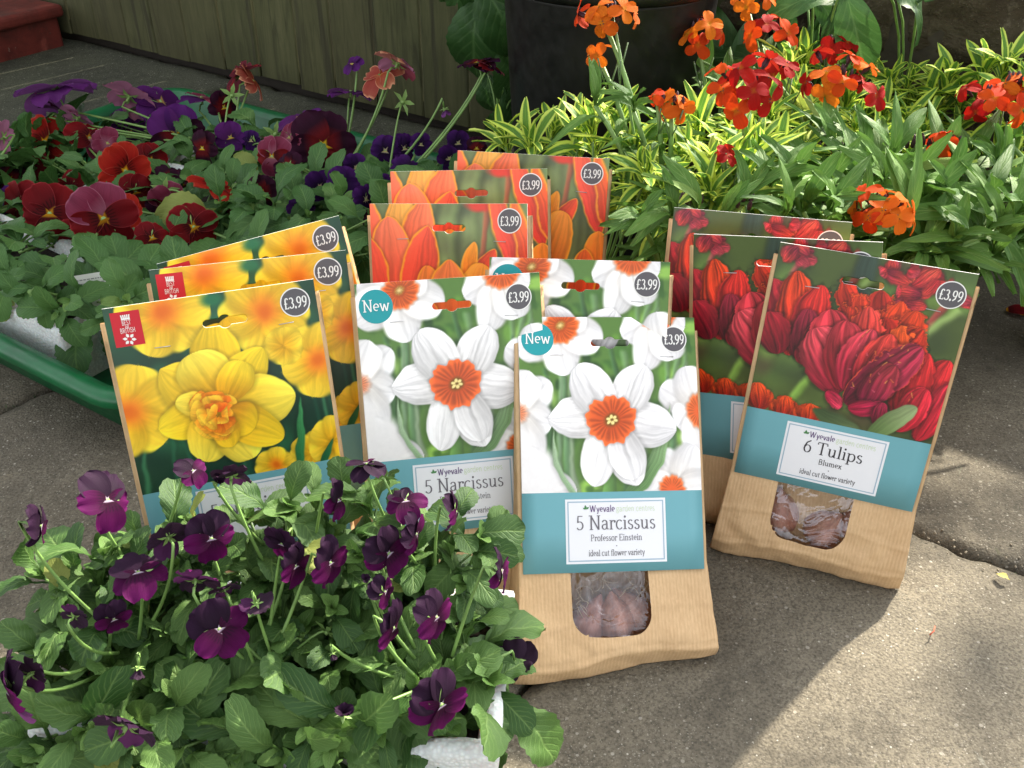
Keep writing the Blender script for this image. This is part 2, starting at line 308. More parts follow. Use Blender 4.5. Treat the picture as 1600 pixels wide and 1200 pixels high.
# ---------------------------------------------------------------- materials
class NT:
    def __init__(s, name):
        s.m = bpy.data.materials.new(name); s.m.use_nodes = True; s.t = s.m.node_tree; s.b = s.t.nodes['Principled BSDF']; s.out = s.t.nodes['Material Output']
    def n(s, typ, **k):
        nd = s.t.nodes.new(typ)
        for a, v in k.items():
            if a.startswith('i_'):
                key = a[2:]; key = int(key) if key.isdigit() else key.replace('_', ' ')
                s.set(nd.inputs[key], v)
            else: setattr(nd, a, v)
        return nd
    def set(s, inp, v):
        if isinstance(v, bpy.types.NodeSocket): s.t.links.new(v, inp)
        elif isinstance(v, bpy.types.Node): s.t.links.new(v.outputs[0], inp)
        else: inp.default_value = v
    def coord(s, kind='Object'): return s.n('ShaderNodeTexCoord').outputs[kind]
    def scale(s, vec, sc): return s.n('ShaderNodeMapping', i_0=vec, i_3=sc if hasattr(sc, '__len__') else (sc,)*3).outputs[0]
    def noise(s, vec, sc, detail=4, rough=.5, dist=0.): return s.n('ShaderNodeTexNoise', i_Vector=vec, i_Scale=sc, i_Detail=detail, i_Roughness=rough, i_Distortion=dist).outputs[0]
    def vor(s, vec, sc, out=0, feature='F1'): return s.n('ShaderNodeTexVoronoi', feature=feature, i_Vector=vec, i_Scale=sc).outputs[out]
    def ramp(s, fac, stops, interp='LINEAR'):
        r = s.n('ShaderNodeValToRGB'); s.set(r.inputs[0], fac); r.color_ramp.interpolation = interp; e = r.color_ramp.elements
        while len(e) < len(stops): e.new(.5)
        for i, (p, c) in enumerate(stops):
            e[i].position = p; e[i].color = (*c, 1) if hasattr(c, '__len__') else (c, c, c, 1)
        return r.outputs[0]
    def mix(s, f, a, b, blend='MIX'):
        nd = s.n('ShaderNodeMix', data_type='RGBA', blend_type=blend); s.set(nd.inputs[0], f)
        for i, v in ((6, a), (7, b)):
            if isinstance(v, (tuple, list)) and len(v) == 3: v = (*v, 1)
            s.set(nd.inputs[i], v)
        return nd.outputs[2]
    def math(s, op, a, b=0., c=0.):
        nd = s.n('ShaderNodeMath', operation=op); s.set(nd.inputs[0], a); s.set(nd.inputs[1], b); s.set(nd.inputs[2], c); return nd.outputs[0]
    def rand(s): return s.n('ShaderNodeObjectInfo').outputs['Random']
    def uv(s):
        x = s.n('ShaderNodeSeparateXYZ', i_0=s.coord('UV')); return x.outputs[0], x.outputs[1]
    def bump(s, h, strength=.3, dist=.001, prev=None):
        nd = s.n('ShaderNodeBump', i_Strength=strength, i_Distance=dist, i_Height=h)
        if prev is not None: s.set(nd.inputs['Normal'], prev)
        return nd.outputs[0]
    def fin(s, col=None, rough=None, bump=None, spec=None, translucent=0., tcol=None, **k):
        if col is not None: s.set(s.b.inputs['Base Color'], (*col, 1) if isinstance(col, tuple) else col)
        if rough is not None: s.set(s.b.inputs['Roughness'], rough)
        if bump is not None: s.set(s.b.inputs['Normal'], bump)
        if spec is not None: s.b.inputs['Specular IOR Level'].default_value = spec
        for a, v in k.items(): s.set(s.b.inputs[a.replace('_', ' ')], v)
        if translucent:
            tr = s.n('ShaderNodeBsdfTranslucent'); s.set(tr.inputs[0], tcol if tcol is not None else s.b.inputs['Base Color'].links[0].from_socket if s.b.inputs['Base Color'].links else s.b.inputs['Base Color'].default_value)
            mx = s.n('ShaderNodeMixShader', i_0=translucent); s.t.links.new(s.b.outputs[0], mx.inputs[1]); s.t.links.new(tr.outputs[0], mx.inputs[2]); s.t.links.new(mx.outputs[0], s.out.inputs[0])
        return s.m
def plain(name, col, rough=.5, var=.12, sc=60., bumpd=.0003, **k):
    t = NT(name); c = t.coord(); n1 = t.noise(c, sc, 5, .6)
    d = tuple(x*(1-var*1.6) for x in col); l = tuple(min(1, x*(1+var)) for x in col)
    return t.fin(t.ramp(n1, [(.3, d), (.7, l)]), rough, t.bump(t.noise(c, sc*4, 3), .4, bumpd), **k)
# ---------------------------------------------------------------- the setting
def concrete(name, base, dark, lichen):
    t = NT(name); geo = t.n('ShaderNodeNewGeometry').outputs['Position']
    big = t.noise(geo, 5.5, 6, .6, .4); mid = t.noise(geo, 38, 6, .62); fine = t.noise(geo, 420, 4, .7)
    c = t.ramp(big, [(.34, dark), (.62, base)])
    c = t.mix(t.ramp(mid, [(.38, 0.), (.68, .55)]), c, tuple(x*1.38 for x in base))
    c = t.mix(t.ramp(fine, [(.36, .75), (.56, 0.)]), c, tuple(x*.42 for x in dark))
    # exposed aggregate: three sizes of chip, each chip its own tone
    for sc, lo, hi, k in ((170, .10, .17, .65), (400, .13, .26, .6), (820, .12, .3, .4)):
        v = t.n('ShaderNodeTexVoronoi', i_Vector=geo, i_Scale=sc, i_Randomness=1.); sel = t.n('ShaderNodeSeparateColor', i_0=v.outputs[1])
        size = t.math('MULTIPLY', sel.outputs[1], hi*1.6)
        mask = t.math('LESS_THAN', v.outputs[0], size)
        pick = t.math('GREATER_THAN', sel.outputs[0], .6)
        col = t.ramp(sel.outputs[2], [(0, (.055, .05, .045)), (.3, (.16, .14, .11)), (.6, (.24, .22, .18)), (.88, (.34, .32, .27)), (1, (.58, .55, .48))])
        c = t.mix(t.math('MULTIPLY', t.math('MULTIPLY', mask, pick), k), c, col)
    spot = t.ramp(t.noise(geo, 17, 6, .7, 1.2), [(.64, 0.), (.72, .8)])
    c = t.mix(spot, c, lichen)
    c = t.mix(t.ramp(t.noise(geo, 2.3, 5, .6, .6), [(.5, 0.), (.68, .55)]), c, tuple(x*.55 for x in dark))
    c = t.mix(t.ramp(t.noise(geo, 7, 7, .75, 1.5), [(.56, 0.), (.66, .5)]), c, tuple(x*.5 for x in dark)); c = t.mix(t.ramp(t.noise(geo, 31, 5, .7, .8), [(.66, 0.), (.74, .55)]), c, (.07, .085, .035))
    h = t.math('ADD', t.math('MULTIPLY', fine, .5), t.math('MULTIPLY', t.vor(geo, 430), -.8))
    b = t.bump(h, .55, .0012); b = t.bump(mid, .5, .004, b)
    return t.fin(c, .82, b, .3)
M_conc = [concrete('slab_concrete_%d' % i, *q) for i, q in enumerate((((.150, .131, .096), (.086, .075, .055), (.24, .24, .20)), ((.136, .119, .087), (.078, .068, .050), (.17, .18, .13)), ((.075, .080, .050), (.042, .044, .03), (.14, .15, .10))))]
t = NT('joint_soil'); geo = t.n('ShaderNodeNewGeometry').outputs['Position']
M_joint = t.fin(t.ramp(t.noise(geo, 60, 6, .7), [(.35, (.012, .010, .007)), (.6, (.04, .035, .02)), (.75, (.05, .06, .022))]), .95, t.bump(t.noise(geo, 160, 5, .7), 1., .006), .1)
t = NT('garden_earth'); geo = t.n('ShaderNodeNewGeometry').outputs['Position']
M_earth = t.fin(t.ramp(t.noise(geo, 3, 8, .7), [(.35, (.03, .024, .014)), (.55, (.05, .06, .02)), (.7, (.06, .08, .025))]), .95, t.bump(t.noise(geo, 40, 5, .7), .8, .01), .1)
mb = MB(); mb.add([(-80, -80, -.075), (80, -80, -.075), (80, 80, -.075), (-80, 80, -.075)], [(0, 1, 2, 3)])
mb.build('ground', M_earth, kind='structure')
mb = MB(); q = [AN(a, n, -.022) for a, n in ((-3.4, -.6), (1.7, -.6), (1.7, 1.62), (-3.4, 1.62))]
mb.add(q, [(0, 1, 2, 3)]); pav = mb.build('pavement', M_joint, kind='structure')
# a slab: top grid with broken edges, each one an object
def slab(a0, a1, n0, n1, seed, mat):
    r = random.Random(seed); g = .0048; mbs = MB()
    A = a1-a0; B = n1-n0; na = max(10, int(A/.011)); nb = max(10, int(B/.011)); vs, uv = [], []
    tilt = (r.uniform(-.0015, .0015), r.uniform(-.0015, .0015))
    for j in range(nb+1):
        for i in range(na+1):
            u, v = i/na, j/nb; a = a0+g+(A-2*g)*u; n = n0+g+(B-2*g)*v
            p = AN(a, n); e = min(u*A, (1-u)*A, v*B, (1-v)*B)
            k = math.exp(-(e/.008)**2)
            nz = mnoise.noise(p*23+Vector((seed, 0, 0))); n2 = mnoise.noise(p*95+Vector((0, seed, 0))); n3 = mnoise.noise(p*260)
            off = k*(nz*.008+n2*.006+n3*.002-.001)
            if i in (0, na): a += off*(1 if i == 0 else -1)
            if j in (0, nb): n += off*(1 if j == 0 else -1)
            z = .0012*mnoise.noise(p*9)+.0006*n2+tilt[0]*(u-.5)+tilt[1]*(v-.5)
            z -= .0035*math.exp(-(e/.005)**2)*(.8+.9*abs(nz))+max(0, nz-.15)*.02*math.exp(-(e/.013)**2)
            vs.append(AN(a, n, z-.0015))
    W1 = na+1; fs = [(j*W1+i, j*W1+i+1, (j+1)*W1+i+1, (j+1)*W1+i) for j in range(nb) for i in range(na)]
    rim = [i for i in range(W1)]+[j*W1+na for j in range(1, nb+1)]+[nb*W1+i for i in range(na-1, -1, -1)]+[j*W1 for j in range(nb-1, 0, -1)]
    b = len(vs); vs += [Vector((vs[i].x, vs[i].y, -.035)) for i in rim]; m = len(rim)
    fs += [(rim[(k+1) % m], rim[k], b+k, b+(k+1) % m) for k in range(m)]
    mbs.add(vs, fs); mbs.build('paving_slab', mat, pav)
aL = [-2.79, -2.16, -1.53, -.905, -.262, .36, .98, 1.6]; nL = [-.5, .137, .737, 1.337]
for j in range(3):
    for i in range(7): slab(aL[i], aL[i+1], nL[j], nL[j+1], i*7+j, M_conc[2 if (i < 3 and j == 2) or i < 2 else (0 if (i+j) % 2 else 1)])
# fallen grit and crumbs lying about
r = random.Random(2); mb = MB()
for k in range(640):
    p = at(r.uniform(-50, 1650), r.uniform(400, 1250), 0); s = r.uniform(.0004, .0008)*(1.5 if k < 420 else .8)
    if k < 420: p = AN(r.uniform(-1., 1.), .737+r.gauss(0, .012), -.001)
    M = Matrix.Translation(p+Vector((0, 0, s*.3))) @ Matrix.Rotation(r.uniform(0, 3), 4, Vector((r.random(), r.random(), 1)))
    mb.box((0, 0, 0), (s*2, s*1.4, s), 0, M)
mb.build('grit', plain('grit_stone', (.22, .19, .14), .9), kind='stuff')

# fence: vertical boards along the line n = 1.29
t = NT('fence_board_wood'); c = t.coord(); rnd = t.rand()
mp = t.scale(c, (22, 22, 2.2)); off = t.n('ShaderNodeVectorMath', operation='ADD', i_0=mp); sc = t.n('ShaderNodeVectorMath', operation='SCALE', i_0=(13., 7., 3.)); t.set(sc.inputs[3], t.math('MULTIPLY', rnd, 9.)); t.set(off.inputs[1], sc.outputs[0])
gr = t.noise(off.outputs[0], 3.2, 7, .65, .8); big = t.noise(c, 3.1, 5, .6)
col = t.ramp(gr, [(.3, (.030, .031, .013)), (.5, (.070, .074, .029)), (.72, (.10, .098, .045))])
col = t.mix(t.ramp(big, [(.4, .0), (.66, .7)]), col, (.030, .034, .012)); col = t.mix(t.math('MULTIPLY', rnd, .35), col, (.060, .048, .024))
col = t.mix(t.ramp(t.noise(t.scale(c, (30, 30, 1.2)), 1.3, 4, .6), [(.6, 0.), (.66, .5)]), col, (.022, .02, .012))
M_fence = t.fin(col, .8, t.bump(gr, .5, .002), .25)
M_knot = plain('nail_rust_gap_dark', (.02, .015, .01), .8)
fence = empty('wooden_fence', AN(-1.2, 1.30), label='dark green weathered fence of upright wooden boards behind the trays', cat='fence')
fb = AN(-1.2, 1.30)
r = random.Random(4); a = -2.9; FEND = -.56
while a < FEND:
    wd = r.uniform(.088, .105); z0 = .020+r.uniform(0, .007); th = .016; n0 = 1.30+r.choice([0, 0, .003])+r.uniform(-.001, .001); mb = MB()
    ew = wd-.0028
    prof = [(0, .002), (.003, 0), (ew-.003, 0), (ew, .002), (ew, th), (0, th)]
    vs = []; Z = [z0, z0+.3, 1.0, 1.86]
    for z in Z:
        vs += [AN(a+pa+(.0015*math.sin(z*7+a)), n0+pn+.002*math.sin(z*3+a*9), z)-fb for pa, pn in prof]
    fs = [(i*6+j, i*6+(j+1) % 6, (i+1)*6+(j+1) % 6, (i+1)*6+j) for i in range(3) for j in range(6)]+[(5, 4, 3, 2, 1, 0), tuple(18+j for j in range(6))]
    mb.add(vs, fs); o = mb.build('fence_board', M_fence, fence, smooth=False)
    for z in (.33, .345+r.uniform(0, .01)):
        mn = MB(); p = AN(a+wd*(.3 if z < .34 else .7), n0-.0005, z+r.uniform(-.01, .01))-fb; mn.tube([p, p-NX*.0012], .0022, .0022, 8); mn.build('nail', M_knot, o)
    a += wd
R = Matrix.Rotation(math.atan2(AX.y, AX.x), 4, 'Z')
for z in (.3, 1.5):
    mb = MB(); mb.box((0, 0, 0), (2.45, .035, .07), 0, Matrix.Translation(AN((-2.9+FEND)/2, 1.338, z)-fb) @ R)
    mb.build('rail', M_fence, fence, smooth=False)
mb = MB(); mb.box((0, 0, 0), (2.5, .02, .16), 0, Matrix.Translation(AN((-2.9+FEND)/2, 1.352, .0)-fb) @ R); mb.build('light_stop_board', M_knot, fence, smooth=False)  # unseen dark board added to stop sun under the boards, darkening the gap
for pa in (-2.9, -1.7, FEND-.02):
    mb = MB(); mb.box((0, 0, 0), (.075, .075, 1.96), 0, Matrix.Translation(AN(pa, 1.40, .90)-fb) @ R); mb.build('post', M_fence, fence, smooth=False)

# low stone wall carrying on to the right of the fence
t = NT('rubble_stone'); c = t.n('ShaderNodeNewGeometry').outputs['Position']
n1 = t.noise(c, 9, 8, .7, .6); n2 = t.noise(c, 70, 5, .65); v = t.vor(c, 120)
col = t.ramp(n1, [(.3, (.020, .015, .009)), (.5, (.055, .044, .026)), (.7, (.105, .090, .056))]); col = t.mix(t.ramp(n2, [(.56, 0.), (.72, .6)]), col, (.17, .15, .10))
col = t.mix(t.ramp(t.vor(c, 260), [(.05, .8), (.13, 0.)]), col, (.22, .20, .15))
b = t.bump(n2, .9, .006); b = t.bump(v, .5, .003, b); b = t.bump(n1, .8, .02, b); M_stone = t.fin(col, .95, b, .15)
M_mortar = plain('old_mortar', (.05, .042, .026), .95, .3, 40, .002)
wb = AN(.2, 1.36); wall = empty('stone_wall', wb, label='low dark rubble stone wall behind the wallflowers', cat='wall')
mb = MB(); mb.box((0, 0, 0), (2.04, .15, .37), 0, Matrix.Translation(AN(.47, 1.383, .165)-wb) @ R); mb.build('mortar', M_mortar, wall, smooth=False)
r = random.Random(8); z = -.02
for row in range(3):
    hh = (.125, .13, .12)[row]; a = -.55+r.uniform(-.02, 0)
    while a < 1.47:
        ww = r.uniform(.18, .36); mb = MB(); nu, nv = 26, 14; vs = []
        for j in range(nv+1):
            for i in range(nu+1):
                u, v_ = i/nu, j/nv; e = min(u, 1-u, )*ww; e2 = min(v_, 1-v_)*hh; ed = min(e, e2)
                pa = a+.004+(ww-.008)*u; pz = z+.004+(hh-.008)*v_
                q = Vector((pa*14, pz*14, row)); dn = -.016*math.exp(-ed/.006)*-1+.012*mnoise.noise(q)+.006*mnoise.noise(q*4)+.003*mnoise.noise(q*11)
                pa += .006*mnoise.noise(q*2+Vector((5, 0, 0)))*(1 if ed < .001 else 0); pz += .006*mnoise.noise(q*2+Vector((0, 5, 0)))*(1 if ed < .001 else 0)
                vs.append(AN(pa, 1.302+dn, pz)-wb)
        fs = [(j*(nu+1)+i, j*(nu+1)+i+1, (j+1)*(nu+1)+i+1, (j+1)*(nu+1)+i) for j in range(nv) for i in range(nu)]
        mb.add(vs, fs); mb.build('stone', M_stone, wall); a += ww
    z += hh

# red painted step, top left
t = NT('red_masonry_paint'); c = t.coord(); n1 = t.noise(c, 30, 6, .65)
col = t.ramp(n1, [(.3, (.075, .012, .008)), (.6, (.15, .024, .016))]); col = t.mix(t.ramp(t.noise(c, 75, 5, .7), [(.66, 0.), (.7, .8)]), col, (.20, .14, .11)); col = t.mix(t.ramp(t.noise(c, 12, 6, .7), [(.52, 0.), (.7, .8)]), col, (.035, .016, .010))
M_red = t.fin(col, .6, t.bump(n1, .5, .003), .4)
sa = at(133, 62, 0); st = empty('door_step', sa, label='red painted masonry step with a worn overhanging edge at the fence', cat='step')
A1 = (sa.dot(AX)); N1 = sa.dot(NX)
def obox(nm, a0, a1, n0, n1, z0, z1, mat, par, base, bw=.006):
    mb = MB(); mb.box((0, 0, 0), (a1-a0, n1-n0, z1-z0), 0, Matrix.Translation(AN((a0+a1)/2, (n0+n1)/2, (z0+z1)/2)-base) @ R)
    o = mb.build(nm, mat, par, smooth=False); bevel(o, bw, 3); return o
obox('riser', -2.62, -2.045, .55, 1.285, -.02, .062, M_red, st, sa)
obox('tread', -2.63, -2.022, .53, 1.29, .062, .088, M_red, st, sa, .009)

# green plastic tray with its polystyrene packs
t = NT('green_tray_plastic'); c = t.coord(); n1 = t.noise(c, 14, 5, .6)
M_green = t.fin(t.ramp(n1, [(.35, (.001, .080, .024)), (.65, (.003, .125, .038))]), t.ramp(t.noise(c, 40, 5, .6), [(.3, .28), (.7, .5)]), t.bump(t.noise(c, 90, 2), .06, .001), .5)
def rounded(a0, a1, n0, n1, rr, k=6):
    P = []
    for (ca, cn, s) in ((a1-rr, n1-rr, 0), (a0+rr, n1-rr, 90), (a0+rr, n0+rr, 180), (a1-rr, n0+rr, 270)):
        for i in range(k+1):
            g = math.radians(s+90*i/k); P.append((ca+rr*math.cos(g), cn+rr*math.sin(g)))
    return P
TA0, TA1, TN0, TN1, TZ = -1.46, -.715, .418, 1.10, .062
def tray_loops(prof, mat, name, base, par=None, a0=TA0, a1=TA1, n0=TN0, n1=TN1, rr=.05, **k):
    mb = MB(); vs = []; m = 0
    for ins, z in prof:
        L = rounded(a0+ins, a1-ins, n0+ins, n1-ins, max(.004, rr-ins)); m = len(L); vs += [AN(a, n, z)-base for a, n in L]
    K = len(prof); fs = [(i*m+j, i*m+(j+1) % m, (i+1)*m+(j+1) % m, (i+1)*m+j) for i in range(K-1) for j in range(m)]
    fs.append(tuple((K-1)*m+j for j in range(m))); mb.add(vs, fs); return mb.build(name, mat, par, **k)
tb = AN((TA0+TA1)/2, (TN0+TN1)/2)
tray = empty('plant_tray', tb, label='large shallow green plastic tray on the slabs holding polystyrene packs of pansies', cat='tray')
tray_loops([(.010, TZ-.016), (.0, TZ-.016), (-.003, TZ-.012), (-.003, TZ-.004), (.001, TZ), (.010, TZ+.001), (.019, TZ-.002), (.022, TZ-.008), (.030, .014), (.038, .007), (.05, .006)], M_green, 'rim', tb, tray)
tray_loops([(.012, TZ-.015), (.026, .003), (.034, .001), (.05, .0008)], M_green, 'underside', tb, tray)

t = NT('polystyrene'); c = t.n('ShaderNodeNewGeometry').outputs['Position']; v = t.vor(c, 330); d = t.noise(c, 26, 6, .7)
col = t.ramp(v, [(0, (.80, .82, .80)), (.6, (.60, .62, .61))]); col = t.mix(t.ramp(d, [(.55, 0.), (.75, .75)]), col, (.25, .22, .15))
M_poly = t.fin(col, .65, t.bump(v, .55, .0016), .4, Subsurface_Weight=.15)
M_soil = plain('compost', (.022, .014, .009), .95, .5, 120, .004)
def pack(base, X, Y, sx, sy, hh, label, cells=(3, 2), seed=0, ragged=0.):
    """open polystyrene pack: walls with thickness, compost inside"""
    e = empty('polystyrene_pack', base, label=label, cat='plant pack'); r = random.Random(seed)
    th = .009; ns = 34; mb = MB()
    prof = [(0., 0.), (-.004, hh*.5), (-.007, hh-.006), (-.006, hh-.001), (-.001, hh), (th-.007, hh), (th-.003, hh-.002), (th, hh-.02)]
    Lp = []
    for side in range(4):
        for i in range(ns):
            u = -1+2*i/ns; Lp.append(((u, -1), (1, u), (-u, 1), (-1, -u))[side])
    vs = []
    for k, (ins, z) in enumerate(prof):
        for j, (u, v) in enumerate(Lp):
            qx, qy = u*(sx/2-ins), v*(sy/2-ins); p = base+X*qx+Y*qy; nz = mnoise.noise(p*60+Vector((0, 0, z*60))); n2 = mnoise.noise(p*190+Vector((0, 0, z*190)))
            zz = z+(.0018*nz+.001*n2+ragged*max(0, nz))*(1 if k > 1 else 0); q = X*(qx+n2*.0006)+Y*(qy+n2*.0006); vs.append(Vector((q.x, q.y, zz)))
    m = len(Lp); fs = [(i*m+j, i*m+(j+1) % m, (i+1)*m+(j+1) % m, (i+1)*m+j) for i in range(len(prof)-1) for j in range(m)]
    mb.add(vs, fs); o = mb.build('pack_wall', M_poly, e, smooth=True)
    mb = MB(); gx = 16; gy = 10; vs = []
    for j in range(gy+1):
        for i in range(gx+1):
            q = X*((i/gx-.5)*(sx-th*2+.004))+Y*((j/gy-.5)*(sy-th*2+.004)); vs.append((q.x, q.y, hh-.014+.004*mnoise.noise((base+q)*60)))
    mb.add(vs, [(j*(gx+1)+i, j*(gx+1)+i+1, (j+1)*(gx+1)+i+1, (j+1)*(gx+1)+i) for j in range(gy) for i in range(gx)]); mb.build('compost', M_soil, e)
    return e
pack(AN(-1.06, .525, .0065), AX, NX, .385, .125, .072, 'white polystyrene pack at the front of the green tray under the dark red pansies', seed=1)
pack(AN(-.955, .72, .0065), AX, NX, .40, .19, .072, 'white polystyrene pack in the middle of the green tray under leafy plants', seed=2)
pack(AN(-.955, .90, .0065), AX, NX, .40, .15, .072, 'white polystyrene pack at the back of the green tray beside the fence', seed=3)
FX = Vector((math.cos(-.07), math.sin(-.07), 0)); FY = Vector((-FX.y, FX.x, 0))
FB = Vector((-.147, .437, .0008)); FH = .085
pack(FB, FX, FY, .275, .122, FH, 'white polystyrene pack in the foreground packed with dark purple violas', seed=5)
# ---------------------------------------------------------------- lettering: a small serif face drawn stroke by stroke
def arc(cx, cy, rx, ry, a0, a1, n=9): return [(cx+rx*math.cos(math.radians(a0+(a1-a0)*i/n)), cy+ry*math.sin(math.radians(a0+(a1-a0)*i/n))) for i in range(n+1)]
def sf(x, y, w=.1): return ('s', x, y, w)
G = {
 'a': (.46, [arc(.2, .33, .13, .13, 165, 20, 6)+[(.33, .3), (.33, .08), (.37, .02), (.43, .03)], arc(.19, .13, .13, .12, 60, 330, 10)+[(.33, .15)], [(.33, .28), (.2, .26)]]),
 'c': (.42, [arc(.23, .23, .18, .23, 45, 320, 12)]),
 'd': (.52, [arc(.23, .22, .17, .22, 60, 330, 12), [(.39, .7), (.39, .0)], sf(.33, .69, .06), sf(.43, .012, .06)]),
 'e': (.44, [[(.06, .25), (.38, .25)]+arc(.22, .25, .165, .2, 0, 300, 12)]),
 'f': (.31, [[(.13, 0), (.13, .55)]+arc(.25, .56, .12, .13, 180, 60, 5), [(.03, .45), (.27, .45)], sf(.13, .012)]),
 'g': (.47, [arc(.2, .3, .14, .15, 0, 360, 12), [(.1, .17), (.08, .08), (.3, .05)]+arc(.22, -.06, .16, .11, 50, -180, 10)+[(.1, .05)], [(.33, .4), (.43, .43)]]),
 'i': (.26, [[(.13, 0), (.13, .45)], sf(.08, .44, .05), sf(.13, .012), 'dot.13,.62']),
 'l': (.26, [[(.13, 0), (.13, .7)], sf(.08, .69, .05), sf(.13, .012)]),
 'm': (.8, [[(.12, 0), (.12, .45)], arc(.25, .3, .13, .15, 150, 0, 7)+[(.38, 0)], arc(.51, .3, .13, .15, 150, 0, 7)+[(.64, 0)], sf(.07, .44, .05), sf(.12, .012, .08), sf(.38, .012, .08), sf(.64, .012, .08)]),
 'n': (.54, [[(.12, 0), (.12, .45)], arc(.26, .3, .14, .15, 150, 0, 7)+[(.4, 0)], sf(.07, .44, .05), sf(.12, .012), sf(.4, .012)]),
 'o': (.48, [arc(.24, .23, .18, .23, 0, 360, 18)]),
 'p': (.52, [[(.12, -.2), (.12, .45)], arc(.28, .22, .17, .22, 130, -150, 12), sf(.07, .44, .05), sf(.12, -.19)]),
 'r': (.38, [[(.12, 0), (.12, .45)], arc(.27, .28, .15, .16, 150, 50, 5), sf(.07, .44, .05), sf(.12, .012), 'dot.33,.39']),
 's': (.38, [arc(.19, .34, .11, .11, 30, 200, 8)+[(.2, .23)]+arc(.19, .12, .12, .12, 45, -165, 9)]),
 't': (.33, [[(.14, .6), (.14, .1)]+arc(.21, .1, .07, .09, 180, 320, 5), [(.03, .45), (.28, .45)]]),
 'u': (.54, [[(.12, .45), (.12, .15)]+arc(.24, .15, .12, .14, 180, 350, 7), [(.4, .45), (.4, 0)], sf(.07, .44, .05), sf(.35, .44, .05), sf(.44, .012, .05)]),
 'v': (.48, [[(.08, .45), (.24, 0)], [(.25, 0), (.41, .45)], sf(.08, .44, .07), sf(.4, .44, .07)]),
 'w': (.72, [[(.08, .45), (.22, 0)], [(.23, 0), (.35, .42)], [(.35, .42), (.49, 0)], [(.5, 0), (.63, .45)], sf(.08, .44, .07), sf(.63, .44, .07)]),
 'x': (.48, [[(.09, .45), (.39, 0)], [(.08, 0), (.38, .45)], sf(.09, .44, .07), sf(.38, .44, .07), sf(.08, .012, .07), sf(.4, .012, .07)]),
 'y': (.48, [[(.08, .45), (.25, .02)], [(.41, .45), (.2, -.17), (.1, -.18)], sf(.08, .44, .07), sf(.4, .44, .07)]),
 'B': (.6, [[(.14, 0), (.14, .7)], [(.1, .69), (.3, .69)]+arc(.3, .53, .15, .16, 90, -90, 7)+[(.14, .37)], [(.3, .37)]+arc(.32, .19, .18, .18, 90, -90, 8)+[(.08, .012)]]),
 'E': (.58, [[(.14, 0), (.14, .7)], [(.06, .69), (.5, .69), (.5, .58)], [(.14, .36), (.4, .36)], [(.06, .012), (.52, .012), (.52, .13)]]),
 'H': (.7, [[(.14, 0), (.14, .7)], [(.54, 0), (.54, .7)], [(.14, .36), (.54, .36)], sf(.14, .69), sf(.14, .012), sf(.54, .69), sf(.54, .012)]),
 'I': (.3, [[(.15, 0), (.15, .7)], sf(.15, .69), sf(.15, .012)]),
 'N': (.74, [[(.16, 0), (.16, .7)], [(.14, .7), (.58, 0)], [(.59, 0), (.59, .7)], sf(.12, .69), sf(.16, .012), sf(.59, .69)]),
 'P': (.56, [[(.14, 0), (.14, .7)], [(.06, .69), (.3, .69)]+arc(.3, .51, .17, .18, 90, -90, 8)+[(.14, .33)], sf(.14, .012)]),
 'R': (.62, [[(.14, 0), (.14, .7)], [(.06, .69), (.3, .69)]+arc(.3, .52, .16, .17, 90, -90, 8)+[(.14, .35)], [(.3, .35), (.52, 0)], sf(.14, .012), sf(.54, .012, .06)]),
 'S': (.5, [arc(.25, .53, .15, .16, 40, 210, 8)+[(.25, .36)]+arc(.25, .18, .17, .18, 45, -160, 9)]),
 'T': (.62, [[(.31, 0), (.31, .7)], [(.05, .57), (.06, .69), (.56, .69), (.57, .57)], sf(.31, .012)]),
 'W': (.92, [[(.08, .7), (.27, 0)], [(.28, 0), (.45, .66)], [(.45, .66), (.63, 0)], [(.64, 0), (.83, .7)], sf(.08, .69), sf(.83, .69)]),
 '3': (.48, [arc(.22, .52, .15, .16, 150, -80, 9), arc(.21, .19, .18, .18, 85, -160, 10)]),
 '5': (.48, [[(.38, .68), (.12, .68), (.1, .36)]+arc(.21, .21, .18, .2, 110, -150, 10)]),
 '6': (.5, [[(.38, .7), (.18, .56), (.08, .3)], arc(.25, .21, .17, .21, 0, 360, 16)]),
 '9': (.5, [arc(.25, .49, .17, .2, 0, 360, 16), [(.42, .45), (.34, .16), (.13, .0)]]),
 '\u00a3': (.52, [[(.08, .012), (.44, .012), (.45, .1)], [(.18, .02), (.2, .5)]+arc(.32, .53, .12, .15, 180, 20, 6), [(.07, .33), (.36, .33)]]),
 '.': (.2, ['dot.1,.04']), ' ': (.24, []), '\u2022': (.3, ['dot.15,.3']),
}
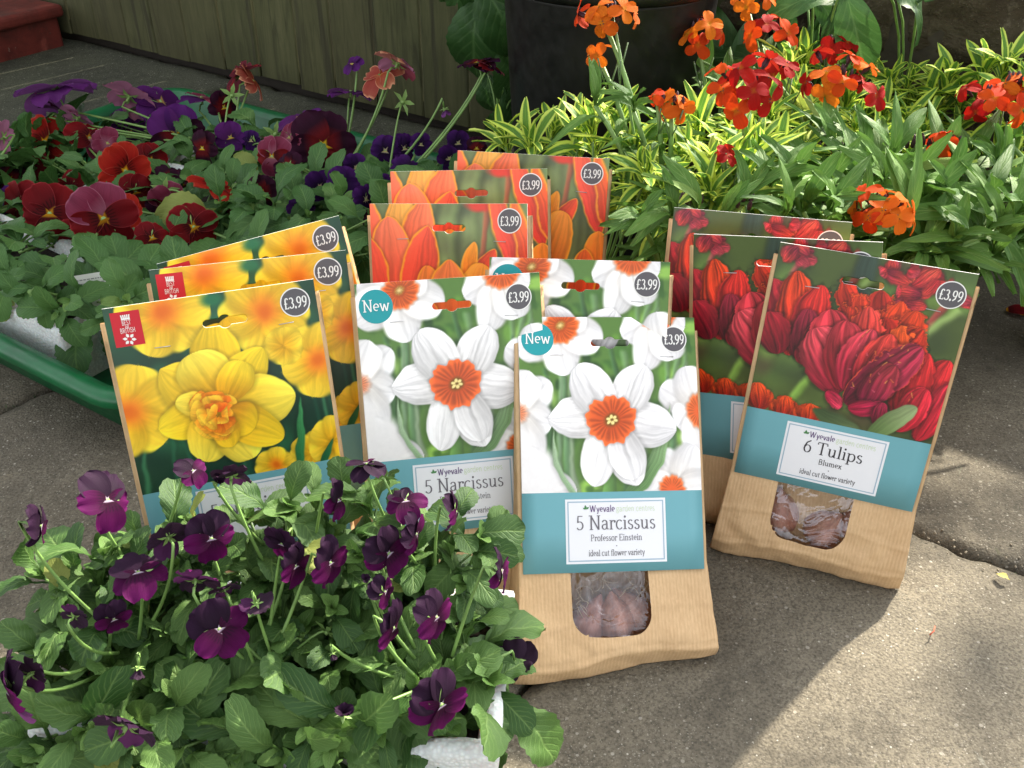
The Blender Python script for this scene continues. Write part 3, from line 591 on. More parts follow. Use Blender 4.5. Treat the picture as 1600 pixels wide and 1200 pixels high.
def text_mb(mb, s, x, y, size, mapf, thick=.085, thin=.035, align='c', mi=0, sy=1., serif=True, tw=None):
    """flat lettering; size = height of one em; mapf(x, y, layer) gives the 3-D point"""
    wd = sum(G[c][0] for c in s)*size
    kx = 1 if tw is None else tw/wd; wd *= kx
    x0 = x-(wd/2 if align == 'c' else 0); lay = 0
    for ch in s:
        adv, st_ = G[ch]
        for q in st_:
            lay += 1
            L = lambda px, py: mapf(x0+px*size*kx, y+py*size*sy, lay % 7)
            if isinstance(q, str):
                dx, dy = map(float, q[3:].split(',')); rr = thick*.72
                mb.add([L(dx+rr*math.cos(a), dy+rr*math.sin(a)) for a in [i*math.pi/5 for i in range(10)]], [tuple(range(10))], mi); continue
            if isinstance(q, tuple):
                if not serif: continue
                _, sx, sy_, w_ = q; h = thin*.5; mb.add([L(sx-w_, sy_-h), L(sx+w_, sy_-h), L(sx+w_, sy_+h), L(sx-w_, sy_+h)], [(0, 1, 2, 3)], mi); continue
            n = len(q); vs = []
            for i in range(n):
                a = q[max(i-1, 0)]; b = q[min(i+1, n-1)]; dx, dy = b[0]-a[0], b[1]-a[1]; l = math.hypot(dx, dy) or 1
                hw = (thin+(thick-thin)*abs(dy/l)**1.3)/2; nx, ny = -dy/l*hw, dx/l*hw
                vs += [L(q[i][0]+nx, q[i][1]+ny), L(q[i][0]-nx, q[i][1]-ny)]
            mb.add(vs, [(2*i, 2*i+1, 2*i+3, 2*i+2) for i in range(n-1)], mi)
        x0 += adv*size*kx
    return wd

# ---------------------------------------------------------------- packet materials
def paper(name, col, rough=.45, spec=.4, fib=.06):
    t = NT(name); c = t.coord(); n1 = t.noise(c, 90, 4, .6)
    return t.fin(t.mix(t.math('MULTIPLY', n1, fib*2), col, tuple(x*.7 for x in col)), rough, t.bump(t.noise(c, 25, 3), .1, .0006), spec)
t = NT('printed_picture'); at_ = t.n('ShaderNodeAttribute', attribute_name='print'); c = t.coord()
M_print = t.fin(at_.outputs[0], .34, t.bump(t.noise(c, 30, 3), .12, .0005), .45)
M_white = paper('white_card', (.84, .83, .80)); M_teal = paper('teal_print', (.150, .385, .435)); M_label = paper('label_white', (.80, .81, .84)); M_ink = paper('ink_dark', (.035, .032, .04))
M_badge = paper('sticker_grey', (.105, .098, .108), .5); M_new = paper('sticker_teal', (.012, .30, .33)); M_redb = paper('badge_red', (.55, .012, .025)); M_line = paper('label_rule', (.33, .46, .56))
M_plum = paper('ink_plum', (.10, .04, .17)); M_lime = paper('ink_lime', (.56, .68, .42)); M_leafg = paper('ink_green', (.06, .22, .07)); M_greyink = paper('ink_grey', (.14, .13, .15))
t = NT('steel_wire'); M_steel = t.fin((.55, .55, .56), .3, Metallic=1.)
t = NT('kraft_paper'); c = t.coord(); sx = t.n('ShaderNodeSeparateXYZ', i_0=c)
rib = t.math('SINE', t.math('MULTIPLY', sx.outputs[0], 2*math.pi/.00285)); n1 = t.noise(c, 40, 6, .65); n2 = t.noise(t.scale(c, (1, .12, 1)), 900, 3, .6)
col = t.ramp(n1, [(.3, (.58, .375, .190)), (.7, (.70, .48, .26))]); col = t.mix(t.math('MULTIPLY_ADD', rib, .14, .14), col, (.80, .58, .34)); col = t.mix(t.ramp(n2, [(.4, .25), (.6, 0.)]), col, (.44, .26, .12))
b = t.bump(rib, .18, .0003); b = t.bump(t.noise(c, 55, 4, .55), .55, .0022, b); b = t.bump(t.vor(t.scale(c, (1, .7, 1)), 34, feature='F1'), .35, .004, b)
M_kraft = t.fin(col, .52, b, .35, translucent=.12)
t = NT('clear_film'); c = t.coord(); nz = t.noise(c, 24, 3, .5, 1.8); vv = t.vor(c, 60)
b = t.bump(nz, .9, .012)
gl = t.n('ShaderNodeBsdfGlossy', i_Roughness=.05); t.set(gl.inputs['Normal'], b); gl.inputs[0].default_value = (.9, .93, 1, 1)
tr = t.n('ShaderNodeBsdfTransparent'); tr.inputs[0].default_value = (.93, .93, .95, 1)
lw = t.n('ShaderNodeLayerWeight', i_Blend=.25); t.set(lw.inputs['Normal'], b); f = t.math('MULTIPLY_ADD', t.math('MULTIPLY', lw.outputs[0], t.ramp(t.noise(t.scale(c, (1.6, .6, 1)), 60, 3, .6, 1.2), [(.38, .1), (.58, 1.)])), .9, .08)
mx = t.n('ShaderNodeMixShader', i_0=f); t.t.links.new(tr.outputs[0], mx.inputs[1]); t.t.links.new(gl.outputs[0], mx.inputs[2]); t.t.links.new(mx.outputs[0], t.out.inputs[0]); M_film = t.m
t = NT('bulb_skin'); c = t.coord(); rn = t.rand(); st2 = t.noise(t.scale(c, (60, 60, 8)), 4, 4, .6)
col = t.ramp(st2, [(.3, (.13, .045, .018)), (.5, (.30, .12, .055)), (.7, (.46, .22, .14))]); col = t.mix(t.math('MULTIPLY', rn, .5), col, (.42, .20, .17))
M_bulb = t.fin(col, .35, t.bump(st2, .5, .001), .5)
M_straw = plain('wood_wool', (.62, .50, .30), .6)

# ---------------------------------------------------------------- packet geometry; local frame: x across, y up the card, z out of the front
CW, CH, PLEN = .14, .1948, .2724
def sd_slot(u, v, u0=.51, v0=.145):
    """hanging slot: negative inside"""
    du, dv = u-u0, v-v0
    d1 = math.hypot(max(abs(du)-.088, 0), dv)-.019
    return min(d1, math.hypot(du, dv)-.034)
def cwarp(x, y, s=0): return .0014*math.sin(3.0*(PLEN-y)/CH+s)+.0009*math.sin(x*30+s*2)
def card_mesh(kind, n):
    img = {'white': paint_white, 'yellow': paint_yellow, 'orange': paint_orange, 'red': paint_red}[kind](n)
    lin = np.where(img <= .04045, img/12.92, ((img+.055)/1.055)**2.4)
    m1, n1 = img.shape[0], img.shape[1]; u0 = {'yellow': .545, 'red': .46}.get(kind, .51)
    vv, uu = np.meshgrid(np.linspace(0, PH, m1), np.linspace(0, 1, n1), indexing='ij')
    U, V = uu.ravel().copy(), vv.ravel().copy(); near = np.where((np.abs(V-.145) < .06) & (np.abs(U-u0) < .14))[0]; cell = 1./n
    SD = np.ones(len(U))
    for i in near:
        d = sd_slot(U[i], V[i], u0)
        if abs(d) < cell*.62:
            e = 1e-4; gx = (sd_slot(U[i]+e, V[i], u0)-d)/e; gy = (sd_slot(U[i], V[i]+e, u0)-d)/e; U[i] -= d*gx; V[i] -= d*gy; d = 0
        SD[i] = d
    X = (U-.5)*CW; Y = PLEN-V*CW; Z = .0016+.0014*np.sin(3.0*(PLEN-Y)/CH)+.0009*np.sin(X*30)
    ids = np.arange(m1*n1).reshape(m1, n1); F = np.stack([ids[1:, :-1], ids[1:, 1:], ids[:-1, 1:], ids[:-1, :-1]], -1).reshape(-1, 4)
    keep = ~((SD[F] <= 1e-9).all(1)); F = F[keep]
    # paper thickness round the outline and the slot
    E = {}
    for f in F[(SD[F] <= 1e-9).any(1)] if len(near) else []:
        for a, b in zip(f, np.roll(f, -1)): E[(int(a), int(b))] = 1
    sl = [(a, b) for (a, b) in E if (b, a) not in E and SD[a] <= 1e-9 and SD[b] <= 1e-9]
    top = [int(i) for i in ids[0]]; lef = [int(i) for i in ids[:, 0]]; rig = [int(i) for i in ids[:, -1]]
    edges = [(top[i+1], top[i]) for i in range(len(top)-1)]+[(lef[i], lef[i+1]) for i in range(len(lef)-1)]+[(rig[i+1], rig[i]) for i in range(len(rig)-1)]+sl
    P = np.stack([X, Y, Z], 1); nb = len(P); extra = []; back = {}; FF = []
    for a, b in edges:
        for q in (a, b):
            if q not in back: back[q] = nb+len(extra); extra.append((P[q][0], P[q][1], P[q][2]-.0009))
        FF.append((b, a, back[a], back[b]))
    P = np.concatenate([P, np.array(extra)]); nF = len(F)
    me = bpy.data.meshes.new(kind+'_picture'); me.from_pydata(P.tolist(), [], F.tolist()+FF); me.materials.append(M_print); me.materials.append(M_white)
    mi = [0]*nF+[1]*len(FF); me.polygons.foreach_set('material_index', mi); me.polygons.foreach_set('use_smooth', [True]*len(mi))
    ca = me.color_attributes.new('print', 'FLOAT_COLOR', 'POINT'); full = np.ones((len(P), 4), 'f'); full[:m1*n1, :3] = lin.reshape(-1, 3); ca.data.foreach_set('color', full.ravel()); me.update()
    return me
def mapf(z0, warp=True):
    return lambda x, y, lay=0: Vector(((x-.5)*CW, PLEN-y*CW, z0+lay*.000012+.0016+cwarp((x-.5)*CW, PLEN-y*CW)))
def flat_rect(mb, x0, y0, x1, y1, z, mi=0, nx=8, ny=4):
    f = mapf(z); vs = [f(x0+(x1-x0)*i/nx, y1+(y0-y1)*j/ny) for j in range(ny+1) for i in range(nx+1)]
    mb.add(vs, [(j*(nx+1)+i, j*(nx+1)+i+1, (j+1)*(nx+1)+i+1, (j+1)*(nx+1)+i) for j in range(ny) for i in range(nx)], mi)
def disc(mb, x, y, r, z, mi=0, n=36):
    f = mapf(z); vs = [f(x, y)]+[f(x+r*math.cos(2*math.pi*i/n), y-r*math.sin(2*math.pi*i/n)) for i in range(n)]
    mb.add(vs, [(0, i+1, (i+1) % n+1) for i in range(n)], mi)
def tf(z):
    f = mapf(z); return lambda x, y, lay=0: f(x, -y, lay)       # text y grows upwards
PARTS = {}
def packet_parts(kind):
    """list of (name, mesh, [sub-parts]) shared by the packets of one variety"""
    n = {'white': 270, 'yellow': 290, 'orange': 250, 'red': 280}[kind]; out = []
    out.append(('picture_card', card_mesh(kind, n), []))
    mb = MB(); H1 = CH/CW; f0, f1 = mapf(0), mapf(-.0009); nx = 12; vs = []
    for j, yv in enumerate((PH, (PH+H1)/2, H1)): vs += [f0(i/nx, yv) for i in range(nx+1)]
    for j, yv in enumerate((PH, (PH+H1)/2, H1)): vs += [f1(i/nx, yv) for i in range(nx+1)]
    w_ = nx+1; fs = [((j+1)*w_+i, (j+1)*w_+i+1, j*w_+i+1, j*w_+i) for j in range(2) for i in range(nx)]
    for (a, b) in [(2*w_+i, 2*w_+i+1) for i in range(nx)]+[(2*w_+nx, w_+nx), (w_+nx, nx), (0, w_), (w_, 2*w_)]: fs.append((b, a, a+3*w_, b+3*w_))
    mb.add(vs, fs); out.append(('teal_band', mb.mesh('teal_band', M_teal), []))
    # label panel
    subs = []; mb = MB(); L0, T0, L1, T1 = .235, 1.0, .79, 1.345
    if kind == 'yellow': L0, L1 = .25, .82
    flat_rect(mb, L0, T0, L1, T1, .0002, 0); e = .012
    for (a, b, c_, d) in ((L0+e, T0+e, L1-e, T0+e+.006), (L0+e, T1-e-.006, L1-e, T1-e), (L0+e, T0+e+.006, L0+e+.006, T1-e-.006), (L1-e-.006, T0+e+.006, L1-e, T1-e-.006)): flat_rect(mb, a, b, c_, d, .00035, 1)
    panel = mb.mesh('info_label', [M_label, M_line]); cx = (L0+L1)/2
    def lettering(lines, mat, **k):
        mb = MB()
        for (s, x, y, size, kw) in lines: text_mb(mb, s, x, -y, size, tf(.0004), **kw)
        return mb.mesh('lettering', mat, False)
    subs.append(('lettering', lettering([('Wyevale', cx-.075, 1.07, .052, dict(tw=.14, thick=.1, thin=.06, serif=False))], M_plum)))
    subs.append(('lettering', lettering([('garden centres', cx+.11, 1.07, .05, dict(tw=.215, thick=.06, thin=.045, serif=False))], M_lime)))
    mb = MB(); f = mapf(.0004)
    for a, l in ((.6, .022), (1.7, .024), (2.7, .018)):
        px, py = cx-.165, 1.055; d = Vector((math.cos(a), -math.sin(a))); q = Vector((-d.y, d.x)); p0 = Vector((px, py))
        mb.add([f(*(p0)), f(*(p0+d*l*.5+q*l*.28)), f(*(p0+d*l)), f(*(p0+d*l*.5-q*l*.28))], [(0, 1, 2, 3)])
    subs.append(('leaf_emblem', mb.mesh('leaf_emblem', M_leafg, False)))
    if kind != 'orange':
        title = {'white': '5 Narcissus', 'yellow': '5 Narcissus', 'red': '6 Tulips'}[kind]; sub = {'white': 'Professor Einstein', 'red': 'Blumex', 'yellow': None}[kind]
        lines = [(title, cx, 1.165, .108, dict(tw={'white': .44, 'yellow': .46, 'red': .33}[kind], thick=.085, thin=.035))]
        if sub:
            lines += [(sub, cx, 1.225, .048, dict(tw={'white': .285, 'red': .13}[kind], thick=.09, thin=.055)), ('\u2022', cx, 1.268, .05, {}), ('ideal cut flower variety', cx, 1.305, .046, dict(tw=.31, thick=.09, thin=.055))]
        subs.append(('lettering', lettering(lines, M_ink if kind == 'red' else M_greyink)))
    out.append(('info_label', panel, subs))
    # price sticker
    px, py = {'white': (.875, .125), 'yellow': (.894, .102), 'orange': (.892, .1), 'red': (.895, .128)}[kind]; rr = .074
    mb = MB(); disc(mb, px, py, rr, .0002, 1); disc(mb, px, py, rr-.006, .0003, 0)
    m2 = MB(); text_mb(m2, '\u00a33.99', px, -py-.028, .078, tf(.0005), thick=.125, thin=.055, tw=.118)
    out.append(('price_sticker', mb.mesh('price_sticker', [M_badge, M_white]), [('lettering', m2.mesh('lettering', M_white, False))]))
    if kind == 'white':
        mb = MB(); disc(mb, .105, .125, .09, .0002, 0); m2 = MB(); text_mb(m2, 'New', .105, -.15, .088, tf(.0005), thick=.09, thin=.055, tw=.145)
        out.append(('new_sticker', mb.mesh('new_sticker', M_new), [('lettering', m2.mesh('lettering', M_white, False))]))
    if kind == 'yellow':
        mb = MB(); flat_rect(mb, .028, .026, .162, .196, .0002); cx = .095; m2 = MB(); m3 = MB(); f = mapf(.0004)
        text_mb(m2, 'BEST', cx, -.092, .034, tf(.0004), thick=.09, thin=.07, tw=.042, serif=False); text_mb(m2, 'of', cx, -.108, .022, tf(.0004), thick=.09, thin=.07, serif=False); text_mb(m2, 'BRITISH', cx, -.13, .034, tf(.0004), thick=.09, thin=.07, tw=.07, serif=False)
        for k in range(5):
            a = cx-.016+k*.008; m3.add([f(a-.003, .06), f(a+.003, .06), f(a+.003+(k-2)*.0012, .042), f(a-.003+(k-2)*.0012, .042)], [(0, 1, 2, 3)])
        m3.add([f(cx-.02, .066), f(cx+.02, .066), f(cx+.02, .058), f(cx-.02, .058)], [(0, 1, 2, 3)])
        f2 = mapf(.00045); f3 = mapf(.0005)
        for k in range(6):
            a = k*math.pi/3+.2; m3.add([f2(cx, .162), f2(cx+.022*math.cos(a-.35), .162+.022*math.sin(a-.35)), f2(cx+.032*math.cos(a), .162+.03*math.sin(a)), f2(cx+.022*math.cos(a+.35), .162+.022*math.sin(a+.35))], [(0, 1, 2, 3)])
        m3.add([f3(cx+.011*math.cos(a), .162+.011*math.sin(a)) for a in [i*.628 for i in range(10)]], [tuple(range(10))], 1)
        out.append(('red_badge', mb.mesh('red_badge', M_redb), [('lettering', m2.mesh('lettering', M_white, False)), ('crown_emblem', m3.mesh('crown_emblem', [M_white, M_redb], False))]))
    for (sx_, sy_, an) in (((.21, .212, -.04), (.83, .222, .05)) if kind != 'yellow' else ((.235, .225, .03), (.835, .2, -.03))):
        mb = MB(); f = mapf(.0006); L = .036; pts = [f(sx_-L*math.cos(an), sy_-L*math.sin(an))-Vector((0, 0, .001)), f(sx_-L*math.cos(an), sy_-L*math.sin(an)), f(sx_+L*math.cos(an), sy_+L*math.sin(an)), f(sx_+L*math.cos(an), sy_+L*math.sin(an))-Vector((0, 0, .001))]
        mb.tube(pts, .00032, .00032, 6); out.append(('staple', mb.mesh('staple', M_steel), []))
    return out
for kd in ('white', 'yellow', 'orange', 'red'): PARTS[kd] = packet_parts(kd)

def sd_win(x, y, x0=-.004, hw=.030, yb=.033, yt=.09, r=.013):
    """window outline with rounded lower corners: negative inside"""
    sag = .003*(1-((x-x0)/hw)**2); dx = abs(x-x0)-(hw-r+.002*(y-yb)/.06*0); dy = (yb-sag+r)-y
    q = math.hypot(max(dx, 0), max(dy, 0))-r if (dx > 0 or dy > 0) else -r
    return max(q, y-yt)
def bag_mesh(ey, zx, zz, seed, fine, depth, twist, kind):
    """kraft bag; ey, zx, zz: world height gained per unit of local y, x, z (so that the foot lies on the ground)"""
    r = random.Random(seed); hw = CW/2+.0032; top = PLEN-.010; nx = 92 if fine else 24; ny = 132 if fine else 36; ng, nb_ = 4, 10
    sx0 = {'yellow': .545, 'red': .46}.get(kind, .51)
    hx0, hx1 = (sx0-.13-.5)*CW, (sx0+.13-.5)*CW; hy0, hy1 = PLEN-.195*CW, PLEN-.10*CW
    xs = sorted(set([round(-hw+2*hw*i/nx, 6) for i in range(nx+1)]+[hx0, hx1])); xb = sorted(set([round(-hw+2*hw*i/nb_, 6) for i in range(nb_+1)]+[hx0, hx1]))
    ts = sorted(set([i/ny for i in range(ny+1)]+[hy0/top, hy1/top]))
    def dep(y): return .003+depth*max(0, 1-y/(top*.93))**1.25
    def wr(x, y, z, k): return mnoise.noise(Vector((x*38+seed*3, y*30, z*30+k)))*.0016+mnoise.noise(Vector((x*90, y*75+seed, z*60+k)))*.0008-abs(mnoise.noise(Vector((x*48+seed, y*62, k+3.3))))*.0016
    ring = [('f', x) for x in xs]+[('r', i/ng) for i in range(1, ng)]+[('b', x) for x in reversed(xb)]+[('l', 1-i/ng) for i in range(1, ng)]
    vs = []; SD = []
    for ti, tt in enumerate(ts):
        y = tt*top; D = dep(y); low = max(0, 1-y/.078)
        for side, q in ring:
            gus = 0
            if side == 'f': x, z = q, 0.
            elif side == 'b': x, z = q, -D
            elif side == 'r': gus = 1-abs(2*q-1); x, z = hw, -D*q
            else: gus = 1-abs(2*q-1); x, z = -hw, -D*q
            sgn = 1 if side == 'r' else -1
            if gus: x -= sgn*gus*(.002+.010*(1-low)*min(1, D/.03))
            else:
                flare = low*.0048; x *= 1+flare/hw
            yy = y
            if side == 'f':
                k = 1-.22*(x/hw)**2; cr = .022+.003*math.sin(x*50+seed)
                if y < .077: z += .0095*k*((.077-y)/(.077-cr))**.8 if y > cr else .0095*k-(cr-y)*.62
                # fold pressed across the front near the foot, and dents
                z -= .0012*math.exp(-((y-cr-.002)/.0022)**2)-.0009*math.exp(-((y-.047-.006*math.sin(x*25+seed))/.002)**2)
                z += .0016*max(0, math.sin(x*55+y*90+seed*2))*low
            ybot = -(x*zx+z*zz)/ey
            yy = y*(1-ybot/top)+ybot if True else y
            z += wr(x, yy, z, {'f': 0, 'b': 7, 'r': 3, 'l': 5}[side])*(1.7*low+.25 if side == 'f' else .9)
            if side in 'rl': x += wr(x, yy, z, 9)*1.4
            d = 1.
            if fine and side == 'f':
                d = sd_win(x, yy)
                if abs(d) < .00125:
                    for _ in range(3):
                        e = 1e-5; d = sd_win(x, yy); gx = (sd_win(x+e, yy)-d)/e; gy = (sd_win(x, yy+e)-d)/e; l = gx*gx+gy*gy
                        if l > .2: x -= d*gx/l; yy -= d*gy/l
                    d = 0
            vs.append((x, yy, z)); SD.append(d)
    m = len(ring); fs = []
    nf = len(xs)
    for i in range(len(ts)-1):
        for j in range(m):
            k = (j+1) % m; f = (i*m+j, i*m+k, (i+1)*m+k, (i+1)*m+j)
            side = ring[j][0]; s2 = ring[k][0]
            if fine and side == 'f' and s2 == 'f' and all(SD[q] <= 1e-9 for q in f): continue
            ym = (vs[f[0]][1]+vs[f[2]][1])/2; xm = (vs[f[0]][0]+vs[f[1]][0])/2
            if side == s2 and side in 'fb' and hy0 < ym < hy1 and hx0 < xm < hx1: continue
            fs.append(f)
    fs.append(tuple(range(m-1, -1, -1)))
    mb = MB(); mb.add(vs, fs); return mb.mesh('kraft_bag', M_kraft)

def bulb_mesh(seed, L=.042, R=.0165):
    r = random.Random(seed); prof = [(.0, 0), (.45, .02), (.85, .14), (1, .32), (.93, .5), (.66, .68), (.34, .82), (.16, .93), (.05, 1.)]; mb = MB(); n = 18; vs = []
    for pr, pz in prof:
        for j in range(n):
            a = 2*math.pi*j/n; k = 1+.06*math.sin(3*a+seed)+.04*math.sin(7*a)
            vs.append((R*pr*k*math.cos(a), R*pr*k*math.sin(a), L*pz+0))
    mb.add(vs, [(i*n+j, i*n+(j+1) % n, (i+1)*n+(j+1) % n, (i+1)*n+j) for i in range(len(prof)-1) for j in range(n)]+[tuple(range(n-1, -1, -1))]); return mb.mesh('bulb', M_bulb)

def packet(kind, X, Y, yaw, lean, roll, label, group, scale=1., fine=False, seed=0, depth=.042, z0=0.):
    c, s = math.cos(math.radians(yaw)), math.sin(math.radians(yaw)); al, rho = math.radians(lean), math.radians(roll)
    ex = Vector((c, s, 0)); back = Vector((-s, c, 0)); up = Vector((0, 0, 1))*math.cos(al)+back*math.sin(al)
    e2 = ex*math.cos(rho)+up*math.sin(rho); u2 = up*math.cos(rho)-ex*math.sin(rho); nn = e2.cross(u2)
    M = Matrix.Translation((X, Y, z0)) @ Matrix((e2*scale, u2*scale, nn*scale)).transposed().to_4x4()
    e = empty('bulb_packet', M=M, label=label, cat='seed packet' if 0 else 'bulb packet', group=group)
    inst('kraft_bag', bag_mesh(u2.z, e2.z, nn.z, seed, fine, depth, 0, kind), e)
    for nm, me, subs in PARTS[kind]:
        o = inst(nm, me, e)
        for n2, m2 in subs: inst(n2, m2, o)
    if fine:
        mb = MB(); nx, ny = 22, 22; vs = []
        for j in range(ny+1):
            for i in range(nx+1):
                x = -.004+(-1+2*i/nx)*.035; y = .022+.075*j/ny
                vs.append((x, y, -.0030+.0075*max(0, min(1, (.077-y)/.055))+.0016*mnoise.noise(Vector((x*80, y*80, seed)))))
        mb.add(vs, [(j*(nx+1)+i, j*(nx+1)+i+1, (j+1)*(nx+1)+i+1, (j+1)*(nx+1)+i) for j in range(ny) for i in range(nx)]); mb.build('window_film', M_film, e)
    return e, M
Wg, Yg, Og, Rg = 'white narcissus bulb packets', 'yellow narcissus bulb packets', 'orange tulip bulb packets', 'red tulip bulb packets'
eA, MA = packet('white', .0790, .4880, 11.2, 40.0, -6.1, 'brown paper packet with white narcissus picture, standing foremost with its window uncovered', Wg, fine=True, seed=1)
eB, MB_ = packet('red', .2431, .5975, -18.36, 12.61, -1.44, 'brown paper packet with ragged red tulip picture, foremost of the red ones at right', Rg, fine=True, seed=2, depth=.040)
packet('red', .2249, .632, -22.65, 8.49, 7.49, 'red tulip packet half hidden behind the foremost red tulip packet', Rg, seed=3, depth=.018)
packet('red', .1876, .6635, -13.51, 15.19, .73, 'rearmost red tulip packet with only its top strip and left edge showing', Rg, seed=4, depth=.018)
packet('white', -.0325, .5408, 13.21, 25.51, -2.42, 'white narcissus packet behind purple violas, its label partly covered by leaves', Wg, seed=5, depth=.016)
packet('white', .0451, .5705, -2.2, 25.8, -.6, 'rear white narcissus packet with its new sticker mostly hidden, below the orange tulips', Wg, seed=6, depth=.016)
packet('yellow', -.1853, .5249, 18.89, 16.55, -.44, 'yellow narcissus packet foremost at left, large double flower in full view', Yg, 1.0124, seed=7, depth=.022)
packet('yellow', -.1747, .5726, 13.63, 17.67, -.05, 'yellow narcissus packet in the middle of its row, half its red badge visible', Yg, 1.0124, seed=8, depth=.020)
packet('yellow', -.1475, .626, 25, 16.5, 4.6, 'rearmost yellow narcissus packet, turned so only a sloping top wedge shows', Yg, 1.0124, seed=9, depth=.018)
packet('orange', -.0504, .6773, -15.76, 19.72, 6.35, 'orange tulip packet lowest and foremost of three, centre bloom visible', Og, seed=10, depth=.02)
packet('orange', -.0339, .7536, 3.0, 17.91, .03, 'orange tulip packet in the middle of three, slot showing red through it', Og, seed=11, depth=.02)
packet('orange', .0071, .7939, -5.01, 16.01, -1.27, 'orange tulip packet rearmost and highest of three beside the variegated leaves', Og, seed=12, depth=.02)
# bulbs lying in the two open windows
for i, (M, x, y, z, rx, rz, sd_, lab) in enumerate([(MA, .006, .024, -.020, 20, 12, 1, 'pale papery bulb in the middle of the foremost packet window'), (MA, -.022, .022, -.023, 15, -20, 2, 'brown bulb at the left of the foremost packet window'), (MA, .026, .03, -.024, 10, 35, 3, 'brown bulb at the right of the foremost packet window'),
        (MB_, -.024, .026, -.019, 10, 10, 4, 'pinkish bulb at the left of the red tulip packet window'), (MB_, .004, .023, -.020, 20, -25, 5, 'cream bulb in the middle of the red tulip packet window'), (MB_, .020, .036, -.022, 0, -50, 6, 'brown bulb at the right of the red tulip packet window')]):
    L = Matrix.Translation((x, y, z)) @ Matrix.Rotation(math.radians(rz), 4, 'Z') @ Matrix.Rotation(math.radians(-90+rx), 4, 'X')
    empty_b = inst('bulb', bulb_mesh(sd_), None); empty_b.matrix_world = M @ L; props(empty_b, lab, 'bulb', 'bulbs in the packet windows')
mb = MB(); r = random.Random(6)
for k in range(46):
    x, y = r.uniform(-.03, .03), r.uniform(.028, .075); a = r.uniform(0, 6.28); L = r.uniform(.008, .02); cv = r.uniform(-.6, .6); z = r.uniform(-.012, -.006); pts = []
    for i in range(6): pts.append((x, y, z+.002*math.sin(i+k))); x += math.cos(a)*L/5; y += math.sin(a)*L/5; a += cv
    mb.tube([MA @ Vector(p) for p in pts], .00022, .0002, 4)
mb.build('wood_wool', M_straw, kind='stuff')
# ---------------------------------------------------------------- foliage and flower materials
def leaf_mat(name, dark, light, vein, rough=.42, side=9., transl=.22, edge=None, ew=.55, vs=.5, blemish=.0):
    t = NT(name); u, v = t.uv(); rn = t.rand(); c = t.coord()
    m = t.math('ABSOLUTE', t.math('SUBTRACT', v, .5)); mid = t.math('SUBTRACT', 1., t.math('MINIMUM', t.math('MULTIPLY', m, 22.), 1.))
    ph = t.math('SUBTRACT', t.math('MULTIPLY', u, side), t.math('MULTIPLY', m, side*.75)); sv = t.math('POWER', t.math('ABSOLUTE', t.math('COSINE', t.math('MULTIPLY', ph, math.pi))), 14.)
    sv = t.math('MULTIPLY', sv, t.math('SUBTRACT', 1., t.math('MULTIPLY', m, 1.5)))
    base = t.mix(rn, dark, light); n1 = t.noise(c, 160, 5, .6)
    base = t.mix(t.ramp(n1, [(.35, .45), (.65, 0.)]), base, tuple(x*.6 for x in dark))
    if edge is not None:
        mm = t.math('ADD', m, t.math('MULTIPLY', t.math('SUBTRACT', t.noise(t.scale(c, (40, 300, 40)), 1.2, 3), .5), .22))
        base = t.mix(t.ramp(mm, [(ew*.5-.04, 0.), (ew*.5+.03, 1.)]), base, t.mix(rn, edge[0], edge[1]))
    base = t.mix(t.math('MULTIPLY', t.math('MAXIMUM', mid, t.math('MULTIPLY', sv, .6)), vs), base, vein)
    base = t.mix(t.ramp(rn, [(.982, 0.), (.992, .5)]), base, (.34, .33, .07))
    if blemish: base = t.mix(t.ramp(t.noise(c, 60, 4, .7), [(.66, 0.), (.72, blemish)]), base, (.25, .23, .10))
    b = t.bump(t.math('ADD', t.math('MULTIPLY', sv, -1.), t.math('MULTIPLY', mid, -1.5)), .5, .0006); b = t.bump(n1, .4, .0006, b)
    return t.fin(base, t.math('MULTIPLY_ADD', rn, .12, rough), b, .35, transl)
M_viola = leaf_mat('viola_leaf', (.032, .092, .018), (.105, .205, .044), (.22, .35, .10), transl=.2, rough=.47)
M_viola_y = leaf_mat('viola_leaf_young', (.10, .22, .04), (.19, .34, .08), (.30, .45, .16), transl=.28)
M_pansy = leaf_mat('pansy_leaf', (.038, .115, .024), (.090, .205, .045), (.18, .32, .09), rough=.52, transl=.2)
M_wall = leaf_mat('wallflower_leaf', (.065, .165, .022), (.135, .275, .045), (.26, .40, .12), rough=.5, side=5, transl=.24)
M_varie = leaf_mat('variegated_leaf', (.085, .23, .030), (.17, .36, .045), (.36, .52, .10), edge=((.58, .74, .07), (.70, .82, .16)), ew=.56, side=4, transl=.35, vs=.3)
M_big = leaf_mat('broad_leaf', (.030, .085, .020), (.060, .15, .035), (.14, .26, .08), side=7, transl=.25)
M_stem = plain('green_stem', (.17, .30, .075), .45, .2, 50, .0004); M_stem2 = plain('dark_stem', (.10, .17, .06), .5, .2, 50, .0004)
M_calyx = plain('calyx_green', (.22, .36, .10), .45, .2, 80, .0004)
M_bud = plain('dark_bud', (.055, .018, .030), .45, .3, 200, .0008)

